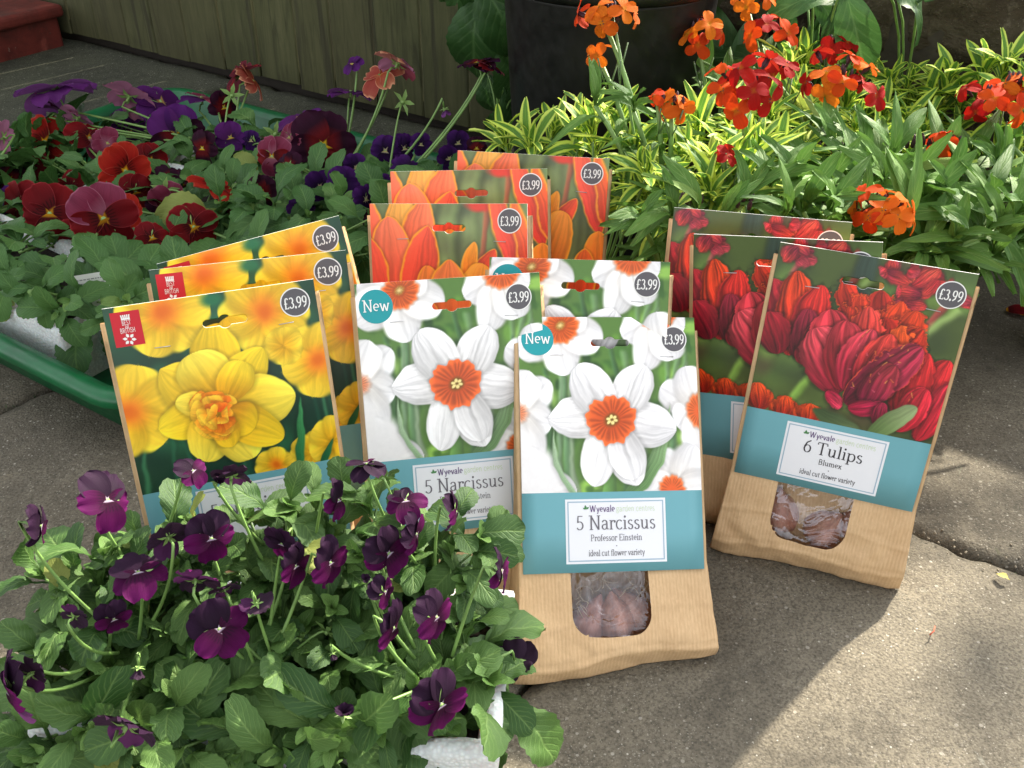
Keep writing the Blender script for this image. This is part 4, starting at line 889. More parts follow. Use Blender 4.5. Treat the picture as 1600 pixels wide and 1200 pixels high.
def petal_mat(name, stops, lines=None, rim=None, rough=.55, transl=.25, var=None, back=None, edgew=.9):
    """colour along the petal (u from throat to rim), darker guide lines, thin rim"""
    t = NT(name); u, v = t.uv(); rn = t.rand(); c = t.coord(); n1 = t.noise(c, 220, 4, .6); m = t.math('ABSOLUTE', t.math('SUBTRACT', v, .5))
    uu = t.math('ADD', u, t.math('MULTIPLY', t.math('SUBTRACT', n1, .5), .12))
    col = t.ramp(uu, stops)
    streak = t.noise(t.scale(t.n('ShaderNodeCombineXYZ', i_0=u, i_1=v).outputs[0], (1.2, 30, 1)), 1., 4, .6)
    col = t.mix(t.ramp(streak, [(.35, .38), (.6, 0.)]), col, t.mix(1., col, (.42, .42, .42), 'MULTIPLY'))
    if var is not None: col = t.mix(t.math('MULTIPLY', rn, .7), col, var)
    if lines is not None:
        ln = t.math('POWER', t.math('ABSOLUTE', t.math('SINE', t.math('MULTIPLY', v, 22.))), 5.); msk = t.math('MULTIPLY', ln, t.ramp(uu, [(.12, 0.), (.2, 1.), (.34, .8), (.42, 0.)]))
        col = t.mix(msk, col, lines)
    if rim is not None: col = t.mix(t.ramp(t.math('MAXIMUM', u, t.math('MULTIPLY', m, 2.)), [(edgew, 0.), (.985, .8)]), col, rim)
    if back is not None:
        g = t.n('ShaderNodeNewGeometry').outputs['Backfacing']; col = t.mix(g, col, back)
    b = t.bump(streak, .35, .0007)
    return t.fin(col, .7, b, .12, transl)
DV, MV = (.018, .006, .020), (.15, .008, .135)
PM = {
 'v_up': petal_mat('viola_upper', [(0, (.010, .003, .010)), (.5, (.013, .004, .014)), (1, (.024, .006, .026))], var=(.020, .006, .022), transl=.10, back=(.030, .014, .030)),
 'v_low': petal_mat('viola_lower', [(0, (.5, .42, .5)), (.045, (.40, .30, .42)), (.075, (.025, .002, .014)), (.5, (.060, .002, .042)), (1, (.098, .004, .075))], lines=(.015, .003, .015), transl=.22, back=(.06, .015, .06)),
 'p_red': petal_mat('pansy_red', [(0, (.8, .45, .01)), (.07, (.75, .36, .008)), (.13, (.045, .003, .004)), (.5, (.14, .004, .006)), (1, (.22, .006, .008))], lines=(.02, .002, .002), rim=(.30, .03, .035), edgew=.955, var=(.09, .003, .006), back=(.30, .06, .09)),
 'p_scarlet': petal_mat('pansy_scarlet', [(0, (.8, .45, .01)), (.07, (.75, .36, .008)), (.13, (.12, .006, .004)), (.5, (.34, .012, .008)), (1, (.46, .03, .015))], lines=(.05, .003, .002), rim=(.5, .08, .05), edgew=.95, back=(.40, .10, .10)),
 'p_maroon': petal_mat('pansy_maroon', [(0, (.75, .5, .02)), (.06, (.7, .45, .02)), (.11, (.10, .004, .006)), (.3, (.13, .006, .008)), (.6, (.022, .003, .012)), (1, (.040, .006, .024))], back=(.10, .03, .10)),
 'p_purple': petal_mat('pansy_purple', [(0, (.75, .5, .05)), (.06, (.6, .4, .05)), (.11, (.02, .004, .03)), (.5, (.060, .010, .105)), (1, (.11, .018, .17))], var=(.09, .012, .10), back=(.19, .06, .22)),
 'p_mauve': petal_mat('pansy_mauve', [(0, (.5, .35, .1)), (.1, (.25, .08, .12)), (.5, (.17, .018, .045)), (1, (.22, .04, .08))], rim=(.36, .12, .18), edgew=.95, back=(.38, .15, .25)),
 'p_peach': petal_mat('pansy_peach', [(0, (.6, .3, .05)), (.15, (.35, .06, .02)), (.6, (.38, .09, .05)), (1, (.55, .22, .12))], rim=(.7, .35, .2), var=(.25, .03, .03), back=(.50, .20, .17)),
 'p_violet': petal_mat('violet_small', [(0, (.6, .5, .1)), (.08, (.5, .4, .3)), (.13, (.012, .004, .02)), (.6, (.035, .006, .075)), (1, (.07, .012, .13))], back=(.04, .012, .07)),
 'w_red': petal_mat('wallflower_red', [(0, (.45, .12, .01)), (.2, (.34, .012, .005)), (1, (.44, .010, .006))], var=(.26, .004, .006), back=(.38, .020, .012), transl=.3),
 'w_orange': petal_mat('wallflower_orange', [(0, (.5, .25, .01)), (.25, (.62, .15, .008)), (1, (.72, .19, .010))], var=(.62, .09, .010), back=(.60, .13, .02), transl=.3),
 'w_scarlet': petal_mat('wallflower_scarlet', [(0, (.5, .16, .01)), (.25, (.50, .035, .005)), (1, (.62, .040, .006))], var=(.58, .08, .006), back=(.50, .05, .015), transl=.3),
}
# ---------------------------------------------------------------- leaf and petal meshes (base at the origin, pointing along +y, face up +z)
def leaf_mesh(name, mat, L=1., W=.3, p=.8, q=.6, teeth=0, ta=.05, fold=.18, droop=.35, wave=.03, pet=.0, nu=10, nv=3, seed=0, twist=0.):
    r = random.Random(seed); mb = MB(); vs, uv, fs = [], [], []; cols = 2*nv+1; nm = (p/(p+q))**p*(q/(p+q))**q; ph = r.uniform(0, 6)
    for i in range(nu+1):
        s = i/nu; ss = min(max(s, .015), .985); w_ = W*(ss**p)*((1-ss)**q)/nm
        if teeth: w_ *= 1+ta*math.sin(s*teeth*2*math.pi+ph)*(1 if s > .12 else 0)
        yy = pet+L*s; zc = -droop*L*s*s+.12*L*math.sin(math.pi*s)
        for j in range(-nv, nv+1):
            f = j/nv; x = w_*f; z = zc+fold*abs(x)*(1-.3*abs(f))+wave*L*math.sin(s*9+ph+f*2.)*abs(f)**1.5+wave*.5*L*math.sin(s*17+ph*2+f*5)
            a = twist*s; x2 = x*math.cos(a)-(z-zc)*math.sin(a); z = zc+x*math.sin(a)+(z-zc)*math.cos(a)
            vs.append((x2, yy+.02*L*math.cos(f*3+ph), z)); uv.append((s, .5+.5*f))
    for i in range(nu):
        for j in range(cols-1): fs.append((i*cols+j, i*cols+j+1, (i+1)*cols+j+1, (i+1)*cols+j))
    mb.add(vs, fs, 0, uv)
    if pet > 0: mb.tube([(0, 0, -.0*L), (0, pet*.5, .015*L), (0, pet+.04*L, 0.)], .035*L, .03*L, 4, 0, False)
    return mb.mesh(name, mat)
V_LEAF = [leaf_mesh('viola_leaf', M_viola, 1., .285+.045*(k % 3), 1.0, .42, 7, .06, .05+.10*(k % 3), .05+.17*(k % 4), .03+.012*(k % 3), .35, 18, 3, k, .5*(k % 3-1)) for k in range(12)]
V_YOUNG = [leaf_mesh('young_leaf', M_viola_y, 1., .27, .7, .5, 6, .05, .5, .1+.12*k, .02, .1, 12, 2, 20+k) for k in range(3)]
P_LEAF = [leaf_mesh('pansy_leaf', M_pansy, 1., .26+.05*(k % 3), .8, .5, 7, .07, .05+.12*(k % 3), .1+.2*(k % 4), .04, .3, 16, 3, 40+k, .5*(k % 3-1)) for k in range(9)]
W_LEAF = [leaf_mesh('wallflower_leaf', M_wall, 1., .105+.022*(k % 3), .85, .65, 0, 0, .35, .1+.25*(k % 4), .025, .04, 12, 2, 60+k, .5*(k % 3-1)) for k in range(8)]
E_LEAF = [leaf_mesh('variegated_leaf', M_varie, 1., .092+.018*(k % 3), .95, .6, 0, 0, .4, .0+.15*(k % 4), .02, .03, 10, 3, 80+k, .4*(k % 3-1)) for k in range(8)]
B_NARROW = [leaf_mesh('long_leaf', M_big, 1., .21, .6, .6, 0, 0, .25, .25+.2*k, .03, .1, 20, 3, 120+k) for k in range(2)]
B_LEAF = [leaf_mesh('broad_leaf', M_big, 1., .33, .55, .6, 9, .04, .2, .3+.2*k, .04, .1, 20, 4, 100+k) for k in range(3)]
def petal_mesh(name, mat, W=.5, p=.55, q=.3, curl=.2, cup=.1, ruf=.05, nu=9, nv=4, seed=0, notch=0.):
    r = random.Random(seed); mb = MB(); vs, uv, fs = [], [], []; cols = 2*nv+1; nm = (p/(p+q))**p*(q/(p+q))**q; ph = r.uniform(0, 6)
    for i in range(nu+1):
        s = i/nu; ss = min(max(s, .02), .975); w_ = W*(ss**p)*((1-ss)**q)/nm
        for j in range(-nv, nv+1):
            f = j/nv; x = w_*f; y = s-(notch*math.exp(-(f/.25)**2)*s**3)-.05*f*f*s+.012*math.sin(f*7+ph)*s
            z = -curl*s*s+cup*x*x/max(W, .01)+ruf*(s**2)*math.sin(f*5.5+ph)+ruf*.5*s*math.sin(f*11+ph*2)
            vs.append((x, y, z)); uv.append((s, .5+.5*f))
    for i in range(nu):
        for j in range(cols-1): fs.append((i*cols+j, i*cols+j+1, (i+1)*cols+j+1, (i+1)*cols+j))
    mb.add(vs, fs, 0, uv); return mb.mesh(name, mat)
def pset(mat, seed):
    m = PM[mat]; return {'up': [petal_mesh('upper_petal', m, .52, .5, .28, .10+.2*k, .1, .06, seed=seed+k) for k in range(2)],
        'side': [petal_mesh('side_petal', m, .42, .55, .3, .15+.2*k, .1, .05, seed=seed+3+k) for k in range(2)], 'low': [petal_mesh('lower_petal', m, .55, .55, .25, .2+.15*k, .1, .07, seed=seed+6+k, notch=.08) for k in range(2)]}
PS = {k: pset(k, i*11) for i, k in enumerate(['v_up', 'v_low', 'p_red', 'p_scarlet', 'p_maroon', 'p_purple', 'p_mauve', 'p_peach', 'p_violet'])}
WP = {k: [petal_mesh('petal', PM[k], .40, .6, .28, .05+.25*j, .15, .05, 7, 3, seed=200+j) for j in range(3)] for k in ('w_red', 'w_orange', 'w_scarlet')}
mb = MB()
for k in range(5):
    a = k*1.2566; d = Vector((math.cos(a), math.sin(a), 0)); s_ = Vector((-d.y, d.x, 0))
    mb.add([d*.03-s_*.05+Vector((0, 0, -.04)), d*.03+s_*.05+Vector((0, 0, -.04)), d*.22+s_*.07+Vector((0, 0, -.10)), d*.42+Vector((0, 0, -.06)), d*.22-s_*.07+Vector((0, 0, -.10)),
            Vector((0, 0, -.22))], [(0, 1, 2, 3, 4), (1, 0, 5)])
mb.tube([(0, 0, .02), (0, 0, -.1), (0, -.04, -.26)], .07, .03, 6)
CALYX = mb.mesh('flower', M_calyx)
# open dark bud of a viola
def bez(a, b, c, n=7): return [(a*(1-t)*(1-t)+b*2*t*(1-t)+c*t*t) for t in [i/n for i in range(n+1)]]

class Plant:
    def __init__(s, base, label, cat, group=None): s.b = Vector(base); s.e = None; s.l = (label, cat, group); s.r = random.Random(int((s.b.x+5)*7919+s.b.y*104729) & 0xffff)
    def get(s, name):
        if s.e is None: s.e = empty(name, s.b, label=s.l[0], cat=s.l[1], group=s.l[2])
        return s.e
def stem(e, base, pts, r0, r1, mat=None, n=5):
    mb = MB(); mb.tube([p-base for p in pts], r0, r1, n); return mb.build('stem', mat or M_stem, e)
def flower(e, base, P, face, size, sets, roll=0., hook=True, root=None, rnd=None, bud=False, sr=.0011, up=None, stalk=True):
    """pansy or viola: P centre, face = direction it looks, sets = (upper, side, lower) petal families, size = width"""
    r = rnd; z = Vector(face).normalized(); u = Vector(up or (0, 0, 1)); y = (u-z*u.dot(z))
    y = (y if y.length > .05 else Vector((0, 1, 0))-z*z.y).normalized(); x = y.cross(z)
    Mf = Matrix.Translation(P-base) @ Matrix((x, y, z)).transposed().to_4x4() @ Matrix.Rotation(math.radians(roll), 4, 'Z'); s = size*.52
    o = inst('flower', CALYX, e, Mf @ Matrix.Scale(s*1.1, 4))
    k = 1/(1.1)
    def pt(fam, kind, ang, sc, zo, tilt):
        me = r.choice(PS[fam][kind])
        L = Matrix.Translation((0, 0, zo)) @ Matrix.Rotation(math.radians(ang-90), 4, 'Z') @ Matrix.Rotation(math.radians(tilt), 4, 'X') @ Matrix.Scale(sc*k, 4)
        inst('petal', me, o, L)
    j = lambda a: r.uniform(-a, a)
    if bud:
        for a in (60, 130, 250, 330): pt(sets[0], 'side', a, .62, 0, 62+j(8))
    else:
        pt(sets[0], 'up', 62+j(9), .98, -.05, -4+j(14)); pt(sets[0], 'up', 120+j(9), 1.0, -.03, -2+j(14))
        pt(sets[1], 'side', -4+j(9), .9, .0, 4+j(14)); pt(sets[1], 'side', 184+j(9), .9, .01, 4+j(14))
        pt(sets[2], 'low', 270+j(7), .95, .03, 2+j(14))
    if stalk:
        Bk = P-z*s*.28
        if root is None: root = base
        mid = Vector((Bk.x*.55+root.x*.45, Bk.y*.55+root.y*.45, Bk.z+(.010 if hook else -.005)))
        if hook: pts = bez(root, Vector((root.x*.3+Bk.x*.7-z.x*.01, root.y*.3+Bk.y*.7-z.y*.01, (root.z+Bk.z)/2)), Bk-z*s*.5+Vector((0, 0, size*.12)), 8)+[Bk-z*s*.22+Vector((0, 0, size*.10)), Bk]
        else: pts = bez(root, Vector((root.x*.4+Bk.x*.6, root.y*.4+Bk.y*.6, root.z*.35+Bk.z*.65)), Bk, 9)
        stem(e, base, pts, sr*1.25, sr*.85)
    return o
def shoot(e, base, P, axis, n, size, lib, young, r, spread=(35, 100), root=None, names=('leaf', 'leaf'), sr=.0010, young_n=3, ysc=.4, smat=None, phase=None):
    """leaves round the tip of a shoot"""
    ax = Vector(axis).normalized(); t1 = ax.cross(Vector((.2, 1, .1))).normalized(); t2 = ax.cross(t1); ph = r.uniform(0, 6.28)
    for k in range(n+young_n):
        yg = k >= n; g = ph+k*2.4; f = k/max(1, n-1)
        pol = math.radians(spread[1]+(spread[0]-spread[1])*f+r.uniform(-12, 12)) if not yg else math.radians(r.uniform(5, 38))
        d = ax*math.cos(pol)+(t1*math.cos(g)+t2*math.sin(g))*math.sin(pol)
        sz = size*(1.12-.35*f)*r.uniform(.75, 1.2) if not yg else size*ysc*r.uniform(.7, 1.2)
        lb = young if yg else lib; q = P-ax*(.012*(1-f) if not yg else 0)*(size/.03)
        nrm = ax+Vector((r.uniform(-.25, .25), r.uniform(-.25, .25), .35))
        inst(names[1] if yg else names[0], r.choice(lb), e, frame(q-base, d, nrm) @ Matrix.Scale(sz, 4))
    if root is not None:
        stem(e, base, bez(root, Vector((root.x*.45+P.x*.55, root.y*.45+P.y*.55, root.z*.5+P.z*.5-.004)), P, 5), sr*1.5, sr, smat)

# ---------------------------------------------------------------- foreground violas
CAMP = Vector((0, 0, H_CAM))
def canopy_front(px, py):
    """point on the mound of leaves above the foreground pack"""
    t = min(1, max(0, (py-745)/(1165-745))); Y = .497+(.372-.497)*t
    return atY(px, py, Y)
FT = [  # silhouette, left and right limits of the leaves by row
 (782, 480, 540), (822, 290, 735), (862, 120, 765), (900, 60, 765), (960, 110, 750), (1020, 60, 755), (1080, 50, 780), (1140, 60, 690), (1200, 60, 560), (1260, 60, 560)]
def lims(py):
    for a, b in zip(FT, FT[1:]):
        if a[0] <= py <= b[0]:
            k = (py-a[0])/(b[0]-a[0]); return a[1]+(b[1]-a[1])*k, a[2]+(b[2]-a[2])*k
    return FT[-1][1:]
vl = []
VLAB = ['dark purple viola at the left rear of the foreground pack, leaning over the slab', 'dark purple viola at the rear middle, in front of the yellow narcissus card',
 'dark purple viola at the right rear of the foreground pack by white narcissi', 'dark purple viola at the front left corner, trailing large leaves over the slab',
 'dark purple viola at the front middle of the foreground pack with broad leaves', 'dark purple viola at the front right corner, nearest the brown packet']
cells = [(i, j) for j in (1, 0) for i in (-1, 0, 1)]
for k, (i, j) in enumerate(cells):
    b = FB+FX*(i*.095)+FY*(.028 if j else -.03); b.z = FH-.012; vl.append(Plant(b, VLAB[k], 'viola plant', 'violas in the foreground pack'))
def nearest(lst, p): return min(lst, key=lambda q: (q.b.x-p.x)**2+(q.b.y-p.y)**2)
r = random.Random(12); pts = []
tries = 0
while len(pts) < 112 and tries < 6000:
    tries += 1; py = r.uniform(785, 1255); l, h_ = lims(py); px = r.uniform(l, h_)
    if all(math.hypot(px-a, (py-b)*1.15) > 43 for a, b in pts): pts.append((px, py))
for px, py in pts:
    P = canopy_front(px, py); pl = nearest(vl, P); e = pl.get('viola_plant')
    out = Vector((P.x-pl.b.x, P.y-pl.b.y, 0)); depth = r.choice([0, 0, .012, .02]); big = 1+.35*min(1, max(0, (py-950)/250))
    toc = (CAMP-P).normalized(); P2 = P-toc*depth-Vector((0, 0, .004)); root = pl.b+Vector((r.uniform(-.012, .012), r.uniform(-.01, .01), 0))
    P2.y = min(P2.y, .50)
    shoot(e, pl.b, P2, out*6+Vector((r.uniform(-.4, .4), r.uniform(-.55, .3), .9)), 5, .031*big*r.uniform(.75, 1.15), V_LEAF, V_YOUNG, r, (30, 112), root, young_n=4, ysc=.48)
for px in range(45, 625, 40):     # leaves trailing over the front edge of the pack
    P = atY(px+r.uniform(-12, 12), 1150+r.uniform(-22, 30), .368+r.uniform(-.006, .004)); pl = nearest(vl, P); shoot(pl.get('viola_plant'), pl.b, P, (r.uniform(-.5, .5), -1, .45), 5, .036*r.uniform(.8, 1.15), V_LEAF, V_YOUNG, r, (35, 105), pl.b)
# under-layer of bigger leaves nearer the crowns so no bare gap shows
for pl in vl:
    e = pl.get('viola_plant')
    for k in range(5): shoot(e, pl.b, pl.b+Vector((r.uniform(-.045, .045), r.uniform(-.03, .03), r.uniform(.015, .04))), (r.uniform(-.6, .6), r.uniform(-.7, .2), 1), 5, .036, V_LEAF, V_YOUNG, r, (50, 100), None, young_n=1)
VS = ('v_up', 'v_up', 'v_low'); VS2 = ('v_up', 'v_low', 'v_low')
# (pixel x, pixel y, width in pixels, facing, roll, petal set, bud?)
FR = [(64, 822, 62, (1, .2, -.1), 20, 1), (168, 782, 86, (.5, -.5, .6), -35, 2), (302, 736, 52, (.4, -.4, .6), 0, 2), (362, 742, 62, (-.2, .8, .4), 0, 1), (572, 724, 62, (.1, .3, .9), 5, 1), (529, 782, 62, (.8, -.6, .1), -20, 2),
 (634, 783, 66, (.0, -.35, .9), 0, 2), (713, 800, 60, (.85, -.5, .1), -15, 2), (651, 835, 66, (.75, -.6, .3), 30, 2), (262, 838, 66, (-.4, .6, .3), 20, 1), (330, 842, 76, (.35, -.9, .1), -10, 2), (440, 850, 62, (-.3, -.7, .2), 0, 1), (462, 885, 66, (.6, -.75, .1), -12, 2),
 (516, 880, 78, (.55, -.8, .1), -12, 2), (608, 865, 76, (.5, -.85, .1), 10, 2), (216, 895, 82, (.1, -.4, .9), 10, 2), (306, 905, 66, (.1, .6, .3), 170, 2), (178, 968, 52, (.3, -.8, -.3), 0, 2), (116, 962, 42, (0, .6, .3), 160, 1), (343, 984, 88, (.1, -.9, .35), 30, 2), (402, 945, 48, (0, -.3, -.8), 0, 1),
 (602, 925, 52, (.6, -.7, .1), 20, 2), (615, 982, 78, (.7, -.65, .1), -10, 2), (682, 965, 80, (.55, -.8, .1), -8, 2), (784, 892, 66, (.8, -.5, .1), -8, 2), (216, 1046, 44, (0, -.5, -.6), 0, 3), (200, 1132, 92, (.3, .7, .2), 20, 1), (14, 1082, 96, (-.6, -.7, .1), 20, 2), (48, 1050, 60, (.2, .8, .1), 0, 1),
 (537, 1116, 56, (.1, -.2, .9), 0, 3), (690, 1102, 98, (.55, -.8, .15), -5, 2), (340, 752, 40, (.2, -.5, .6), 0, 3), (520, 1022, 28, (0, -.5, -.6), 0, 3), (572, 905, 30, (0, -.5, .5), 0, 3), (350, 920, 46, (-.3, .5, .2), 0, 1)]
for (px, py, wd, fc, ro, kd) in FR:
    t = min(1, max(0, (py-745)/(1165-745))); Y = .467+(.334-.467)*t; fc = (fc[0]*(2.2 if fc[0] > .3 else 1)+r.uniform(-.25, .25), fc[1]+r.uniform(-.1, .3), fc[2]+r.uniform(-.25, .25))
    if px < 130: Y -= .02
    P = atY(px, py, Y); pl = nearest(vl, P); e = pl.get('viola_plant'); dist = (P-CAMP).length
    flower(e, pl.b, P, fc, wd*dist/FPX*1.07, VS if kd == 1 else VS2, ro, True, pl.b+Vector((r.uniform(-.01, .01), r.uniform(-.01, .01), .02))+(P-pl.b)*.25, r, kd == 3, .0010)
P = atY(806, 1035, .425); pl = vl[5]; flower(pl.get('viola_plant'), pl.b, P, (.2, .3, -.95), .030, ('v_up', 'v_up', 'v_up'), 0, True, pl.b+Vector((.02, 0, .04)), r, False, .001)
pl = vl[5]; e = pl.get('viola_plant')
for (px, py, Y, sz, d) in ((812, 1108, .405, .045, (.55, -.5, -.5)), (765, 1075, .41, .036, (.4, -.4, -.1)), (700, 1168, .372, .04, (.1, -.5, -.6)), (742, 836, .47, .034, (.8, 0, .1)), (738, 862, .465, .034, (.7, -.3, .2)), (60, 1190, .372, .05, (-.3, -.5, -.6)), (180, 1200, .37, .05, (.1, -.5, -.7)), (300, 1195, .37, .045, (.2, -.5, -.7)), (430, 1200, .37, .05, (-.2, -.5, -.7)), (540, 1195, .372, .04, (.2, -.5, -.7)), (110, 1160, .372, .045, (-.2, -.5, -.6)), (360, 1165, .372, .04, (0, -.5, -.7)), (500, 1160, .372, .04, (0, -.5, -.7)), (240, 1170, .372, .045, (0, -.5, -.7)), (640, 1180, .372, .04, (-.2, -.5, -.6))):
    P = atY(px, py, Y); inst('leaf', V_LEAF[int(px) % 9], e, frame(P-pl.b-Vector(d)*sz*.5, d, (.1, -.6, 1)) @ Matrix.Scale(sz, 4)); stem(e, pl.b, bez(pl.b, P*.5+pl.b*.5-pl.b*.0+Vector((0, 0, .01)), P-Vector(d)*sz*.5, 5), .001, .0008) if 0 else stem(e, pl.b, bez(pl.b, (P+pl.b)/2+Vector((0, 0, .012)), P-Vector(d)*sz*.5, 5), .001, .0008)
# green flower buds and seed heads standing over the leaves
for (px, py) in ((355, 1090), (445, 905), (300, 640+280), (470, 1010), (600, 760), (640, 560+500), (240, 930), (700, 1140), (510, 1000), (90, 1075)):
    P = canopy_front(px, py)+Vector((0, 0, .006)); pl = nearest(vl, P); s_ = .009
    o = inst('flower_bud', CALYX, pl.get('viola_plant'), frame(P-pl.b, (0, -.3, 1), (r.uniform(-.5, .5), -.9, .2)) @ Matrix.Scale(.024, 4)); stem(pl.get('viola_plant'), pl.b, bez(pl.b+Vector((0, 0, .03)), P+Vector((0, 0, .01)), P, 6), .001, .0007)

# ---------------------------------------------------------------- pansies and small violas in the green tray
pp = []
def keep(px, py, n):
    while n > .55 and atn(px, py, n).dot(AX) < -1.36: n -= .02
    return n
plab = [('red pansy at the far left of the green tray with dark red blooms', 'r'), ('red pansy in the front pack of the green tray, open face with a yellow eye', 'r'), ('red and mauve pansy at the near right corner of the front pack', 'r'),
        ('purple pansy in the middle pack at the left, bloom held high over the slab', 'p'), ('scarlet pansy in the middle pack beside mauve blooms', 'p'), ('small dark violet viola plant between the yellow and orange packets', 'v'),
        ('mauve and purple pansy at the back left of the tray', 'b'), ('purple pansy at the back of the tray with one peach bloom', 'b'), ('maroon pansy with red and peach frilled blooms before the fence', 'b'), ('pansy at the back right of the tray with one bloom leaning far right', 'b')]
pos = [(-1.19, .525), (-1.06, .525), (-.92, .525), (-1.09, .72), (-.95, .72), (-.81, .70), (-1.10, .90), (-1.0, .90), (-.88, .90), (-.79, .89)]
for (lab, _), (a, n) in zip(plab, pos): pp.append(Plant(AN(a, n, .066), lab, 'pansy plant', 'pansies in the green tray'))
r = random.Random(77); pts = []
def lim2(px): # upper leaf limit of the pansies by column
    T_ = [(-40, 310), (60, 300), (160, 265), (330, 225), (450, 245), (560, 275), (640, 280), (760, 290)]
    for a, b in zip(T_, T_[1:]):
        if a[0] <= px <= b[0]: return a[1]+(b[1]-a[1])*(px-a[0])/(b[0]-a[0])
    return 250
def low2(px): return 492 if px < 120 else (500 if px < 200 else 470 if px < 330 else 400)
tries = 0
while len(pts) < 120 and tries < 8000:
    tries += 1; px = r.uniform(-30, 750); py = r.uniform(lim2(px), low2(px))
    if px > 600 and py > 330: continue
    if all(math.hypot(px-a, (py-b)*1.5) > 31 for a, b in pts): pts.append((px, py))
def can2(px, py):
    lo, up = low2(px), lim2(px); t = (py-up)/max(1, lo-up); n = 0.93+(.50-.93)*min(1, max(0, t)); return atn(px, py, keep(px, py, max(n, .72) if px > 300 else n))
for px, py in pts:
    P = can2(px, py); P.z = max(P.z, .075); pl = nearest(pp, P); e = pl.get('pansy_plant'); out = Vector((P.x-pl.b.x, P.y-pl.b.y, 0))
    root = pl.b+Vector((r.uniform(-.015, .015), r.uniform(-.015, .015), 0))
    if r.random() < .4: P = P-(CAMP-P).normalized()*.02-Vector((0, 0, .008))
    shoot(e, pl.b, P, out*5+Vector((0, -.3, .9)), 5, .046*r.uniform(.75, 1.2), P_LEAF, V_YOUNG, r, (40, 105), root, young_n=2, ysc=.3)
for pl in pp:
    for k in range(4): shoot(pl.get('pansy_plant'), pl.b, pl.b+Vector((r.uniform(-.06, .06), r.uniform(-.05, .05), r.uniform(.01, .03))), (r.uniform(-.7, .7), r.uniform(-.8, .2), 1), 5, .05, P_LEAF, V_YOUNG, r, (50, 100), None, young_n=0)
R3, S3, M3, U3, V3, A3, K3 = ('p_red',)*3, ('p_scarlet',)*3, ('p_maroon',)*3, ('p_purple',)*3, ('p_violet',)*3, ('p_mauve',)*3, ('p_peach',)*3
BL = [ # px, py, width px, n plane, facing, roll, sets
 (84, 137, 108, .86, (-.3, .3, .75), 10, U3), (70, 222, 66, .80, (-.15, -.85, .3), 0, S3), (122, 183, 48, .82, (.2, .7, .5), 0, A3), (96, 172, 52, .86, (.5, .5, .5), 0, M3), (202, 150, 72, .9, (.1, .8, .5), 160, A3), (252, 158, 72, .93, (.5, -.3, .6), 70, U3), (278, 212, 84, .88, (.35, -.85, .2), 10, ('p_purple', 'p_maroon', 'p_mauve')),
 (204, 208, 66, .90, (.1, -.85, .3), 0, U3), (316, 152, 66, .98, (.2, .2, .9), 0, ('p_purple', 'p_mauve', 'p_mauve')), (350, 168, 46, .97, (.6, -.6, .1), 0, M3), (374, 116, 60, 1.0, (-.6, .3, .6), 0, R3), (396, 126, 56, 1.0, (.8, .2, .5), 0, K3), (4, 214, 40, .85, (-.8, .1, .1), 0, A3),
 (78, 334, 76, .60, (.05, -.92, .35), 0, R3), (30, 322, 62, .62, (-.4, -.7, .2), 20, R3), (162, 342, 88, .60, (.35, -.8, .2), 12, ('p_mauve', 'p_red', 'p_red')), (196, 268, 72, .72, (.7, -.7, .1), 10, S3), (212, 300, 46, .70, (.3, -.6, .1), 0, R3), (303, 355, 68, .66, (.4, -.8, .3), 20, R3), (338, 292, 74, .75, (.4, .2, .85), -10, S3), (280, 288, 58, .78, (.3, -.5, .6), 0, ('p_maroon', 'p_mauve', 'p_red')),
 (140, 216, 62, .80, (.4, -.3, .5), 0, ('p_red', 'p_red', 'p_mauve')), (168, 224, 44, .80, (.2, -.6, .3), 0, A3), (365, 332, 34, .70, (0, -.6, .3), 0, M3), (262, 320, 56, .70, (.2, -.5, -.1), 0, ('p_mauve', 'p_maroon', 'p_maroon')),
 (466, 185, 70, .93, (-.3, -.1, .8), -10, U3), (506, 228, 100, .90, (.15, -.92, .3), 0, M3), (492, 196, 60, .92, (.3, -.2, .8), 0, U3), (548, 142, 68, .98, (.1, .3, .75), 0, U3), (550, 100, 34, .99, (-.3, -.3, .6), 0, U3), (592, 118, 70, .97, (-.4, -.3, .7), 0, K3), (622, 98, 66, .98, (.4, .5, .5), 0, ('p_peach', 'p_mauve', 'p_red')),
 (746, 98, 62, 1.0, (-.2, .1, .9), 0, M3), (768, 104, 44, 1.0, (.5, .2, .7), 0, ('p_red', 'p_maroon', 'p_red')), (452, 215, 48, .88, (-.3, -.5, .2), 0, A3), (425, 245, 60, .82, (-.2, -.6, .2), 0, ('p_mauve', 'p_red', 'p_mauve')),
 (500, 292, 44, .78, (.1, -.9, .2), 0, V3), (536, 288, 48, .78, (.1, -.8, .2), 0, V3), (602, 236, 46, .92, (0, -.9, .2), 0, V3), (632, 232, 44, .94, (.4, -.7, .2), 0, V3), (636, 262, 54, .88, (.1, -.4, .8), 0, V3), (658, 226, 34, .95, (.1, -.8, .2), 0, V3), (716, 224, 38, 1.0, (0, -.8, .3), 0, V3), (702, 248, 40, .95, (.2, -.8, .2), 0, V3),
 (572, 312, 40, .76, (.5, -.6, .1), 0, V3), (556, 262, 40, .82, (.2, -.8, .1), 0, V3), (15, 322, 48, .62, (-.3, -.6, .2), 0, V3), (600, 290, 34, .82, (.2, -.8, .1), 0, V3), (745, 232, 34, .98, (0, -.7, .3), 0, M3), (350, 372, 30, .6, (0, -.8, .3), 0, R3), (392, 130+90, 30, .9, (.2, -.6, .2), 0, V3), (585, 345, 34, .72, (0, -.7, .3), 0, M3)]
